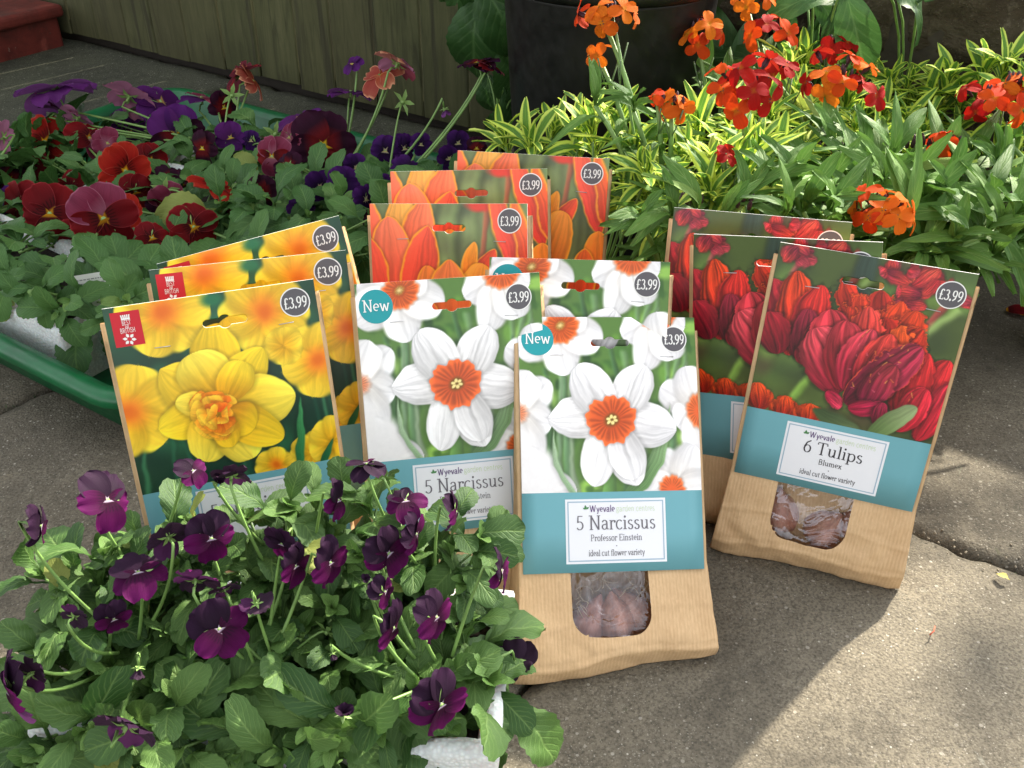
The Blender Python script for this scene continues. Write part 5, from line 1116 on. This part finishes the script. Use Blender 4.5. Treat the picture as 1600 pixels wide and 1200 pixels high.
BL += [(48, 262, 50, .76, (.1, -.8, .3), 0, R3), (110, 296, 52, .70, (-.3, -.7, .3), 0, R3), (236, 250, 50, .80, (.4, -.7, .3), 0, R3), (258, 285, 46, .76, (.0, -.7, .5), 0, M3), (316, 232, 48, .84, (-.3, -.7, .2), 0, M3), (118, 372, 50, .60, (.3, -.8, .3), 0, R3), (44, 372, 44, .60, (-.2, -.8, .3), 0, R3), (238, 372, 48, .62, (.4, -.7, .4), 0, R3), (410, 300, 44, .74, (.2, -.8, .3), 0, M3), (450, 262, 48, .80, (-.2, -.8, .3), 0, M3), (360, 215, 46, .88, (.3, -.6, .4), 0, U3), (470, 325, 40, .74, (0, -.8, .3), 0, V3), (16, 282, 46, .72, (.3, -.7, .3), 0, M3), (200, 330, 44, .64, (.5, -.6, .2), 0, S3)]
for (px, py, wd, n, fc, ro, st_) in BL:
    n = keep(px, py, max(n, .74) if px > 340 else n); P = atn(px, py, n); pl = nearest(pp, P); e = pl.get('pansy_plant'); dist = (P-CAMP).length
    flower(e, pl.b, P, fc, wd*dist/FPX*(1.14 if n < .8 else 1.04), st_, ro, True, pl.b+(P-pl.b)*.2+Vector((0, 0, .01)), r, False, .0015)
P = atn(695, 172, .98); pl = pp[9]; flower(pl.get('pansy_plant'), pl.b, P, (.2, .1, -.9), .030, U3, 0, True, pl.b+Vector((0, 0, .05)), r, True, .0015)
for (px, py, n) in ((628, 160, .97), (362, 150, .95), (392, 230, .9), (258, 300, .7), (30, 230, .8), (430, 210, .9)):
    P = atn(px, py, n); pl = nearest(pp, P); inst('flower_bud', CALYX, pl.get('pansy_plant'), frame(P-pl.b, (0, 0, 1), (r.uniform(-.6, .6), -.8, .2)) @ Matrix.Scale(.045, 4)); stem(pl.get('pansy_plant'), pl.b, bez(pl.b+Vector((0, 0, .03)), P*.6+pl.b*.4+Vector((0, 0, .03)), P, 7), .0016, .001)

for k, (px, py) in enumerate(((-5, 455), (22, 462), (48, 470), (70, 476), (95, 488), (14, 440), (60, 452), (112, 470), (175, 500), (200, 470))):   # leaves trailing over the front pack
    P = atn(px, py, .462+.006*(k % 2)); pl = nearest(pp, P); shoot(pl.get('pansy_plant'), pl.b, P, (r.uniform(-.4, .4), -1, .3), 4, .034, P_LEAF, V_YOUNG, r, (40, 105), pl.b, young_n=2, ysc=.4)
# ---------------------------------------------------------------- black pot behind
PC = atn(971, -6, 1.0)+Vector((0, .128, 0)); PR = .134; PZ = PC.z
t = NT('black_pot_plastic'); c = t.coord(); M_pot = t.fin(t.ramp(t.noise(c, 30, 5, .6), [(.35, (.004, .004, .004)), (.7, (.009, .009, .008))]), t.ramp(t.noise(c, 60, 5, .6), [(.3, .32), (.7, .5)]), t.bump(t.noise(c, 8, 2), .15, .004), .35)
pb = Vector((PC.x, PC.y, 0)); pot = empty('black_pot', pb, label='large round black plastic pot with a rolled rim standing behind the variegated leaves', cat='pot')
mb = MB(); h = PZ; mb.lathe([(0, .0), (PR*.80, .0), (PR*.815, .006), (PR*.82, .012), (PR*.87, h*.35), (PR*.92, h*.68), (PR*.965, h-.016), (PR*.968, h-.012), (PR*.94, h-.008), (PR*.93, h-.05)], 72); mb.build('pot_wall', M_pot, pot)
mb = MB(); mb.lathe([(PR*.975, h-.012), (PR*1.00, h-.012), (PR*1.03, h-.006), (PR*1.035, h), (PR*1.02, h+.005), (PR*.99, h+.005), (PR*.965, h-.001), (PR*.96, h-.012)], 72); mb.build('rim', M_pot, pot)
mb = MB(); mb.lathe([(0, h-.016)]+[(PR*.93*i/6, h-.016+.004*math.sin(i*2)) for i in range(1, 7)], 40); mb.build('compost', plain('pot_compost', (.10, .045, .022), .95, .6, 150, .008), pot)
# ---------------------------------------------------------------- variegated plants and wallflowers
def pot_small(p, label, rr=.038, hh=.062, mat=None):
    e = empty('plant_pot', Vector((p.x, p.y, 0)), label=label, cat='plant pot', group='small pots of the bedding plants'); mb = MB()
    mb.lathe([(0, .001), (rr*.75, .001), (rr*.97, hh-.014), (rr*1.05, hh-.013), (rr*1.08, hh), (rr*1.0, hh), (rr*.97, hh-.012)], 32); mb.build('pot_wall', M_gpot, e); mb = MB(); mb.lathe([(0, hh-.012), (rr*.97, hh-.011)], 24); mb.build('compost', M_soil, e)
M_gpot = plain('grey_pot', (.10, .115, .125), .4, .1)
vp = []
vpl = [((.02, .98), 'variegated plant with yellow-edged leaves at far left before the black pot'), ((.10, .93), 'variegated plant with yellow-edged leaves beside the rearmost orange packet'), ((.20, .97), 'variegated plant with yellow-edged leaves under the dark red wallflower head'),
       ((.33, 1.10), 'tall variegated plant with pale tips among the red wallflowers'), ((.46, 1.12), 'variegated plant with yellow-edged leaves in the middle of the wall'), ((.58, 1.06), 'variegated plant with yellow-edged leaves against the right of the wall'), ((.70, .98), 'variegated plant with yellow-edged leaves at the far right edge')]
for (x, y), lab in vpl:
    b = Vector((x, y, .06)); vp.append(Plant(b, lab, 'variegated plant', 'variegated plants by the wall')); 
RS = [(790, 214, .88), (830, 222, .86), (862, 200, .9), (905, 214, .88), (925, 200, .86), (968, 186, .88), (985, 236, .86), (1010, 262, .80), (1035, 205, .90), (1062, 238, .86), (1090, 196, .92), (1105, 255, .84), (1132, 225, .9), (1040, 300, .81), (1110, 300, .81), (1160, 262, .86), (1180, 225, .92), (985, 285, .84), (1010, 300, .82),
      (1228, 108, 1.12), (1255, 92, 1.15), (1286, 96, 1.16), (1320, 112, 1.15), (1350, 106, 1.17), (1385, 128, 1.14), (1418, 122, 1.16), (1450, 148, 1.12), (1478, 128, 1.15), (1380, 168, 1.08), (1410, 190, 1.06), (1440, 205, 1.04), (1460, 180, 1.08), (1500, 150, 1.08), (1535, 110, 1.1), (1568, 100, 1.1), (1595, 112, 1.1), (1590, 150, 1.04), (1560, 215, 1.0),
      (1240, 150, 1.08), (1262, 190, 1.02), (1340, 200, 1.04), (1365, 225, 1.0), (1205, 190, 1.0), (1215, 240, .94), (1400, 230, 1.0), (1250, 235, .96), (1320, 160, 1.08), (1490, 200, 1.04), (1180, 185, 1.0), (1605, 190, 1.0), (1150, 190, .98), (1425, 160, 1.1)]
r = random.Random(31)
def nb(px, n): return min(1.235, n+.17*min(1, max(0, (px-1230)/260)))
for (px, py, n) in RS:
    n = nb(px, n)
    P = atn(px, py+14, n); pl = nearest(vp, P); e = pl.get('variegated_plant')
    shoot(e, pl.b, P, (r.uniform(-.35, .3), r.uniform(-.5, .1), 1), 12, .060*r.uniform(.75, 1.15), E_LEAF, E_LEAF, r, (14, 82), pl.b+Vector((r.uniform(-.02, .02), r.uniform(-.02, .02), 0)), young_n=4, ysc=.55, sr=.0013)
wp = []
wl = [((.16, .90), 'orange wallflower with a tall stem standing in front of the black pot'), ((.26, .94), 'dark red wallflower, its large head nearest the back of the red tulip packets'), ((.38, 1.02), 'red and orange wallflower with its bloom in the middle of the right-hand group'), ((.31, .86), 'leafy wallflower without open blooms behind the red tulip packets'),
      ((.48, .96), 'wallflower with low orange blooms beside the foremost red tulip packet'), ((.62, .95), 'scarlet wallflower at the right edge with a leaning stem'), ((.24, 1.10), 'orange-red wallflower at the back beside the black pot'), ((.33, 1.14), 'tall red wallflower at the back at the top of the picture')]
for (x, y), lab in wl: wp.append(Plant(Vector((x, y, .06)), lab, 'wallflower', 'wallflowers behind the red packets'))
for p, lab in ((wp[5].b, 'small grey pot under the scarlet wallflower at right'), (wp[3].b, 'small grey pot under the leafy wallflower')): pot_small(p, lab)
def leafy(e, base, root, top, n, size, r, f0=.25, f1=1., lib=W_LEAF, smat=None, sr=.0028):
    c1 = Vector((root.x*.6+top.x*.4, root.y*.6+top.y*.4, root.z*.3+top.z*.7)); pts = bez(root, c1, top, 8); stem(e, base, pts, sr*1.2, sr*.8, smat or M_stem, 6); ph = r.uniform(0, 6)
    for k in range(n):
        t_ = f0+(f1-f0)*k/max(1, n-1); i = min(7, int(t_*8)); q = pts[i].lerp(pts[i+1], t_*8-i); g = ph+k*2.4; pol = math.radians(r.uniform(38, 82))
        d = Vector((math.cos(g)*math.sin(pol), math.sin(g)*math.sin(pol), math.cos(pol))); sz = size*r.uniform(.7, 1.15)*(1.1-.35*t_)
        inst('leaf', r.choice(lib), e, frame(q-base, d, Vector((0, 0, 1))+Vector((r.uniform(-.3, .3), r.uniform(-.5, .2), 0))) @ Matrix.Scale(sz, 4))
# leafy shoots of the wallflowers
LS = [(1500, 400, .80, .065), (1550, 400, .80, .07), (1590, 375, .84, .06), (1440, 395, .76, .07), (1520, 425, .80, .06), (930, 165, .84, .05), (990, 175, .84, .05), (1050, 340, .74, .05), (1090, 330, .76, .06), (1130, 340, .76, .05), (1000, 350, .72, .05), (1160, 320, .80, .06), (1200, 300, .84, .065), (1240, 290, .86, .065), (1255, 330, .82, .07), (1225, 340, .80, .06), (1290, 300, .86, .07), (1330, 285, .88, .07), (1300, 240, .92, .065), (1350, 260, .90, .07), (1385, 255, .90, .075), (1375, 300, .84, .075), (1420, 290, .86, .075), (1440, 330, .80, .08), (1470, 310, .82, .075), (1490, 350, .78, .08), (1530, 330, .80, .075), (1550, 280, .86, .07), (1590, 290, .84, .075), (1585, 340, .78, .07), (1460, 270, .88, .07), (1410, 350, .78, .08), (1510, 260, .9, .07), (1180, 260, .9, .06), (1290, 340, .80, .07), (1560, 360, .76, .07), (1340, 330, .82, .07), (1100, 130, 1.12, .06), (1180, 120, 1.15, .06), (1130, 150, 1.1, .06), (1480, 385, .745, .06), (1530, 375, .755, .06)]
for (px, py, n, sz) in LS:
    n = nb(px, n); P = atn(px, py, n); P.z = max(P.z, .05); pl = nearest(wp, P); e = pl.get('wallflower')
    leafy(e, pl.b, pl.b+Vector((r.uniform(-.015, .015), r.uniform(-.015, .015), 0)), P, 9, sz*1.2, r)
    for k in range(3):
        d = Vector((r.uniform(-.5, .5), r.uniform(-.8, .2), 1)); inst('leaf', r.choice(W_LEAF), e, frame(P-pl.b, d, (0, -.5, 1)) @ Matrix.Scale(sz*.8, 4))
mb = MB(); mb.lathe([(0, -.5), (.16, -.42), (.2, -.1), (.13, .3), (0, .5)], 7); BUDM = mb.mesh('bud', M_bud)
mb = MB(); mb.tube([(0, 0, -.9), (0, 0, -.1)], .09, .13, 5)
for k in range(4):
    a = k*1.571+.785; mb.tube([(0, 0, -.75), (.14*math.cos(a), .14*math.sin(a), -.4), (.12*math.cos(a), .12*math.sin(a), -.02)], .08, .05, 4)
WCAL = mb.mesh('flower', M_bud)
def head(px, py, n, wd, fams, nf, stemto=None, leaves=4, bias=(0, -.35, .45), lean=0):
    n = nb(px, n); P = atn(px, py, n); dist = (P-CAMP).length; R_ = wd*dist/FPX/2; pl = nearest(wp, P) if stemto is None else wp[stemto]; e = pl.get('wallflower'); fs = min(R_*.8, .0145); nf = max(2, int(nf*.8)) if nf > 3 else nf
    for k in range(nf):
        g = k*2.4+px; pol = math.radians(28+72*((k+.5)/nf)**.8+r.uniform(-10, 10)); d = Vector((math.cos(g)*math.sin(pol), math.sin(g)*math.sin(pol), math.cos(pol)))
        d = (d+Vector(bias)*.8).normalized(); q = P+Vector((d.x, d.y, d.z*.95))*(R_-fs*.3)*r.uniform(.75, 1.35); fam = fams[k % len(fams)]
        Mf = frame(q-pl.b, d.cross(Vector((r.uniform(-1, 1), r.uniform(-1, 1), r.uniform(-1, 1)))), d); f = inst('flower', WCAL, e, Mf @ Matrix.Scale(fs, 4)); a0 = r.uniform(0, 90)
        for j in range(4): inst('petal', r.choice(WP[fam]), f, Matrix.Rotation(math.radians(a0+j*90+r.uniform(-8, 8)), 4, 'Z') @ Matrix.Rotation(math.radians(r.uniform(-32, 22)), 4, 'X') @ Matrix.Scale(1.08*r.uniform(.9, 1.1), 4))
    if nf > 2:
        for k in range(7):
            g = k*2.4; rr = .0045*math.sqrt(k); q = P+Vector((rr*math.cos(g), rr*math.sin(g), R_*.55+.004-rr*.3)); inst('bud', BUDM, e, frame(q-pl.b, (1, 0, 0), (.3*math.cos(g), .3*math.sin(g), 1)) @ Matrix.Scale(.010, 4))
    root = pl.b+Vector((r.uniform(-.01, .01), r.uniform(-.01, .01), 0)); top = P-Vector((0, 0, R_*.2))
    leafy(e, pl.b, root, top, leaves, .055, r, .3, .7)
    for k in range(3):    # seed pods below the head
        t_ = r.uniform(.78, .92); q = root.lerp(top, t_); a = r.uniform(0, 6.28); mb = MB(); d = Vector((math.cos(a)*.5, math.sin(a)*.5, .9)); mb.tube([q-pl.b, q-pl.b+d*.012, q-pl.b+d*.028+Vector((0, 0, .006))], .0007, .0009, 5); mb.build('seed_pod', M_stem2, e)
O, RD, SC_ = ['w_orange'], ['w_red'], ['w_scarlet']
HD = [(952, 42, .88, 92, ['w_orange', 'w_orange', 'w_scarlet'], 8, 0), (938, 90, .88, 44, O, 2, 0), (1092, 66, 1.08, 84, ['w_orange', 'w_scarlet'], 8, 6), (1050, 172, .84, 56, O, 3, 0), (1028, 158, .84, 40, ['w_scarlet'], 2, 0), (1172, 14, 1.14, 76, O, 6, 7), (1192, 66, 1.12, 92, RD+SC_, 9, 7),
      (1160, 160, .84, 128, RD+RD+SC_, 12, 1), (1308, 150, .98, 124, ['w_scarlet', 'w_orange', 'w_red', 'w_red'], 13, 2), (1300, 86, 1.1, 66, RD, 5, 7), (1545, 178, .92, 106, SC_+RD+SC_, 12, 5), (1584, 140, .92, 50, ['w_scarlet', 'w_orange'], 3, 5), (1478, 234, .86, 58, SC_, 3, 5), (1484, 282, .84, 38, RD, 2, 5), (1374, 346, .76, 104, ['w_orange', 'w_orange', 'w_scarlet'], 11, 4), (1130, 250, .82, 44, RD, 2, 1), (1212, 118, 1.02, 54, RD, 4, 2), (1452, 228, .9, 30, SC_, 1, 5)]
for (px, py, n, wd, fm, nf, st_) in HD: head(px, py, n, wd, fm, nf, st_)
# dark unopened flower tips
for (px, py, n) in ((1302, 222, .92), (1440, 270, .86), (1495, 330, .78), (1580, 305, .80), (1160, 300, .8), (955, 12, .88), (1080, 300, .78), (1440, 215, .9)):
    n = nb(px, n); P = atn(px, py, n); pl = nearest(wp, P); e = pl.get('wallflower')
    for k in range(12):
        g = k*2.4; rr = .004*math.sqrt(k); inst('bud', BUDM, e, frame(P+Vector((rr*math.cos(g), rr*math.sin(g), -rr*.6))-pl.b, (1, 0, 0), (.5*math.cos(g), .5*math.sin(g), 1)) @ Matrix.Scale(.012, 4))
    stem(e, pl.b, bez(pl.b, P*.5+pl.b*.5+Vector((0, 0, .02)), P, 5), .002, .0015)
# ---------------------------------------------------------------- background leaves, overhanging branches, small things lying about
def leafplant(name, base, label, cat, leaves, mat_lib, stems=True):
    e = empty(name, base, label=label, cat=cat)
    for (P, d, nrm, sz) in leaves:
        q = P-Vector(d).normalized()*sz*.5
        inst('leaf', r.choice(mat_lib), e, frame(q-base, d, nrm) @ Matrix.Scale(sz, 4))
        if stems: stem(e, base, bez(Vector((base.x, base.y, 0)), Vector((base.x, base.y, q.z*.8)), q, 6), .002, .0014)
    return e
r = random.Random(55)
# broad leaves hanging by the fence, left of the pot
L = [(atn(742, 55, 1.19), (-.1, 0, -1), (-.2, -1, .3), .116), (atn(782, 25, 1.17), (.5, 0, -.9), (0, -1, .4), .116), (atn(757, 5, 1.21), (-.5, .1, -.6), (0, -1, .5), .102), (atn(817, 45, 1.16), (.2, .1, -1), (.2, -1, .2), .102), (atn(812, 10, 1.2), (.7, 0, .2), (0, -1, .8), .102), (atn(794, 110, 1.2), (.1, 0, -1), (.4, -1, .1), .088), (atn(822, 135, 1.18), (-.1, 0, -1), (.3, -1, .1), .082), (atn(767, 145, 1.24), (.2, 0, -1), (-.3, -1, .2), .068), (atn(822, 85, 1.2), (.3, 0, -.8), (.3, -1, .3), .088), (atn(752, -35, 1.2), (.2, 0, -.8), (0, -1, .6), .116), (atn(712, -50, 1.22), (-.5, 0, -.7), (0, -1, .6), .102), (atn(802, 170, 1.2), (.4, 0, -.9), (0, -1, .4), .068), (atn(782, 195, 1.2), (-.4, 0, -.6), (0, -1, .4), .068), (atn(827, 185, 1.14), (.2, 0, -.9), (.2, -1, .3), .068)]
leafplant('broad_leaved_plant', atn(780, 200, 1.22)*Vector((1, 1, 0)) if 0 else Vector((atn(780, 200, 1.22).x, atn(780, 200, 1.22).y, 0)), 'broad leaved green plant hanging between the fence and the black pot', 'plant', L, B_LEAF)
L = [(atn(1262, 2, 1.16), (-.8, .1, -.1), (0, -.7, 1), .095), (atn(1225, 45, 1.18), (-.2, 0, 1), (0, -1, .4), .07), (atn(1338, 52, 1.15), (.45, 0, -1), (-.3, -1, .3), .115), (atn(1300, 60, 1.17), (.1, 0, -1), (.2, -1, .2), .085), (atn(1290, 20, 1.2), (.4, .1, -.5), (0, -1, .5), .07), (atn(1245, 95, 1.2), (-.3, 0, -.8), (0, -1, .3), .11), (atn(1195, 100, 1.2), (-.5, 0, .2), (0, -1, .8), .1), (atn(1150, 120, 1.2), (.2, 0, 1), (0, -1, .2), .1), (atn(1130, 80, 1.24), (-.4, 0, .8), (0, -1, .2), .11), (atn(1215, -15, 1.2), (-.6, 0, .2), (0, -1, .8), .08)]
b2 = atn(1280, 60, 1.2); leafplant('broad_leaved_plant', Vector((b2.x, b2.y, 0)), 'green plant with a long drooping leaf against the stone wall', 'plant', L, B_NARROW)
L = [(atn(1425, -5, 1.18), (.8, -.1, -.35), (0, -.6, 1), .075), (atn(1475, -20, 1.2), (.5, 0, .3), (0, -.6, 1), .06), (atn(1380, -30, 1.2), (-.4, 0, .4), (0, -.6, 1), .06)]
b3 = AN(atn(1440, 0, 1.26).dot(AX), 1.29, .47); leafplant('leafy_shoot', b3, 'shoot with one grey-green leaf tip at the top edge before the stone wall', 'plant', L, B_LEAF)
L = [(atn(1570, 95, 1.17), (.3, 0, .8), (0, -1, .4), .08), (atn(1595, 120, 1.16), (.6, 0, .3), (0, -1, .4), .08), (atn(1545, 95, 1.2), (-.6, 0, .4), (0, -1, .4), .08)]
# overhanging branches of a small tree beyond the wall (out of the frame): they dapple the sunlight
tb_ = Vector((2.35, 2.55, -.07)); M_bark = plain('bark', (.09, .065, .045), .9, .4, 30, .004)
te = empty('small_tree', tb_, label='small leafy tree beyond the stone wall, its branches dappling the sunlight', cat='tree')
mb = MB(); mb.tube([(0, 0, 0), (.03, -.05, .7), (-.05, -.1, 1.4), (-.1, -.2, 2.2)], .06, .03, 10); mb.build('trunk', M_bark, te)
T_LEAF = [leaf_mesh('tree_leaf', M_big, 1., .36, .6, .6, 0, 0, .2, .2+.2*k, .03, .15, 6, 2, 300+k) for k in range(3)]
r = random.Random(91); mb = MB(); tips = []
def aim(gx, gy, h):     # the point at height h whose shadow falls on (gx, gy)
    s_ = h/SUN_DIR.z; return Vector((gx+SUN_DIR.x*s_, gy+SUN_DIR.y*s_, h))
DAP = [(-.42, .62, .20, 14), (-.33, .38, .12, 12), (-.12, .33, .08, 7), (.39, .50, .04, 5), (.46, .42, .05, 7), (.47, .58, .05, 6), (.36, .36, .035, 4), (.60, .78, .08, 6), (-.20, .47, .05, 5), (.25, .25, .08, 10), (.55, .40, .07, 7), (.44, .68, .05, 5), (-.6, .8, .25, 20)]
lv = []
for (gx, gy, sp, nl) in DAP:
    h = r.uniform(1.25, 1.75); c0 = aim(gx, gy, h); rt = tb_+Vector((-.08, -.15, r.uniform(1.2, 2.0)))
    br = MB(); br.tube([p-tb_ for p in bez(rt, (rt+c0)/2+Vector((0, 0, .2)), c0, 8)], .012, .003, 6); br.build('branch', M_bark, te)
    for k in range(nl):
        p = c0+Vector((r.gauss(0, sp), r.gauss(0, sp), r.gauss(0, sp*.4))); lv.append((p, Vector((r.uniform(-1, 1), r.uniform(-1, 1), r.uniform(-.6, .3))), r.uniform(.05, .085)))
        if k % 2 == 0: tw = MB(); tw.tube([c0-tb_, (c0+p)/2-tb_+Vector((0, 0, .01)), p-tb_], .0025, .0012, 4); tw.build('twig', M_bark, te)
for p, d, sz in lv: inst('leaf', r.choice(T_LEAF), te, frame(p-tb_, d, (r.uniform(-.4, .4), r.uniform(-.4, .4), 1)) @ Matrix.Scale(sz, 4))

# plant label in the tray
t = NT('plastic_label'); M_lab = t.fin((.72, .73, .68), .35); M_print2 = plain('label_print', (.25, .26, .25), .6)
P = atn(152, 472, .505); e = empty('plant_label', P, label='white plastic plant label with small print stuck in the front pack', cat='plant label')
fm = frame(Vector((0, 0, 0)), (-.12, .25, 1), (.25, -1, .25)) @ Matrix.Scale(.72, 4); mb = MB(); mb.box((0, 0, 0), (.052, .085, .0006), 0, fm); mb.build('tag', M_lab, e, smooth=False)
mb = MB(); rr_ = random.Random(3)
for k in range(6):
    x = -.02
    while x < .018:
        w_ = rr_.uniform(.002, .006); y = .034-k*.006; mb.add([fm @ Vector(q) for q in ((x, y, .0005), (x+w_, y, .0005), (x+w_, y+.0016, .0005), (x, y+.0016, .0005))], [(0, 1, 2, 3)]); x += w_+.0012
mb.build('small_print', M_print2, e, smooth=False)
# fallen petals and bits
def fallen(px, py, me, sz, label, rot, cat='petal'):
    P = at(px, py, .003); o = inst('fallen_petal', me, None); o.matrix_world = Matrix.Translation(P) @ Matrix.Rotation(rot, 4, 'Z') @ Matrix.Rotation(.25, 4, 'X') @ Matrix.Scale(sz, 4); props(o, label, cat)
fallen(1572, 484, PS['p_red']['up'][0], .022, 'crumpled dark red petal lying on the slab at the right edge', -1.9)
fallen(1596, 492, PS['p_red']['side'][1], .020, 'second dark red petal on the slab, cut by the right edge of the view', -.6)
mb = MB(); mb.tube([(0, 0, 0), (.004, .003, .001), (.007, .009, .0)], .0007, .0004, 5); M_or = plain('dry_petal', (.5, .10, .05), .8)
o = mb.build('petal_shred', M_or, None); o.location = at(1453, 992, .0025); props(o, 'thin dry orange petal shred on the sunlit slab', 'petal shred')
o = inst('dry_leaf', leaf_mesh('dry_leaf', plain('dry_leaf', (.42, .36, .10), .8), 1., .3, .6, .6, 0, 0, .3, .1, .05, .1, 8, 2, 7), None); o.matrix_world = Matrix.Translation(at(1578, 906, .003)) @ Matrix.Rotation(.8, 4, 'Z') @ Matrix.Scale(.010, 4); props(o, 'tiny yellow dry leaf beside the crack at the right edge', 'leaf')
# moss in the joints
mb = MB(); r = random.Random(19)
for k in range(700):
    a = r.uniform(-1.2, .9); n = .737+r.gauss(0, .004) if r.random() < .6 else r.uniform(.2, 1.2)
    if n < .72 or n > .75: a = r.choice([-.905, -.262])+r.gauss(0, .003)
    p = AN(a, n, -.012+r.uniform(0, .008)); s = r.uniform(.001, .0028); d = Vector((r.uniform(-1, 1), r.uniform(-1, 1), r.uniform(.3, 1.4))).normalized()*s*2; q = d.cross(Vector((0, 0, 1))).normalized()*s*.5
    mb.add([p-q, p+q, p+d], [(0, 1, 2)])
mb.build('moss', plain('moss_green', (.035, .055, .018), .9), kind='stuff')
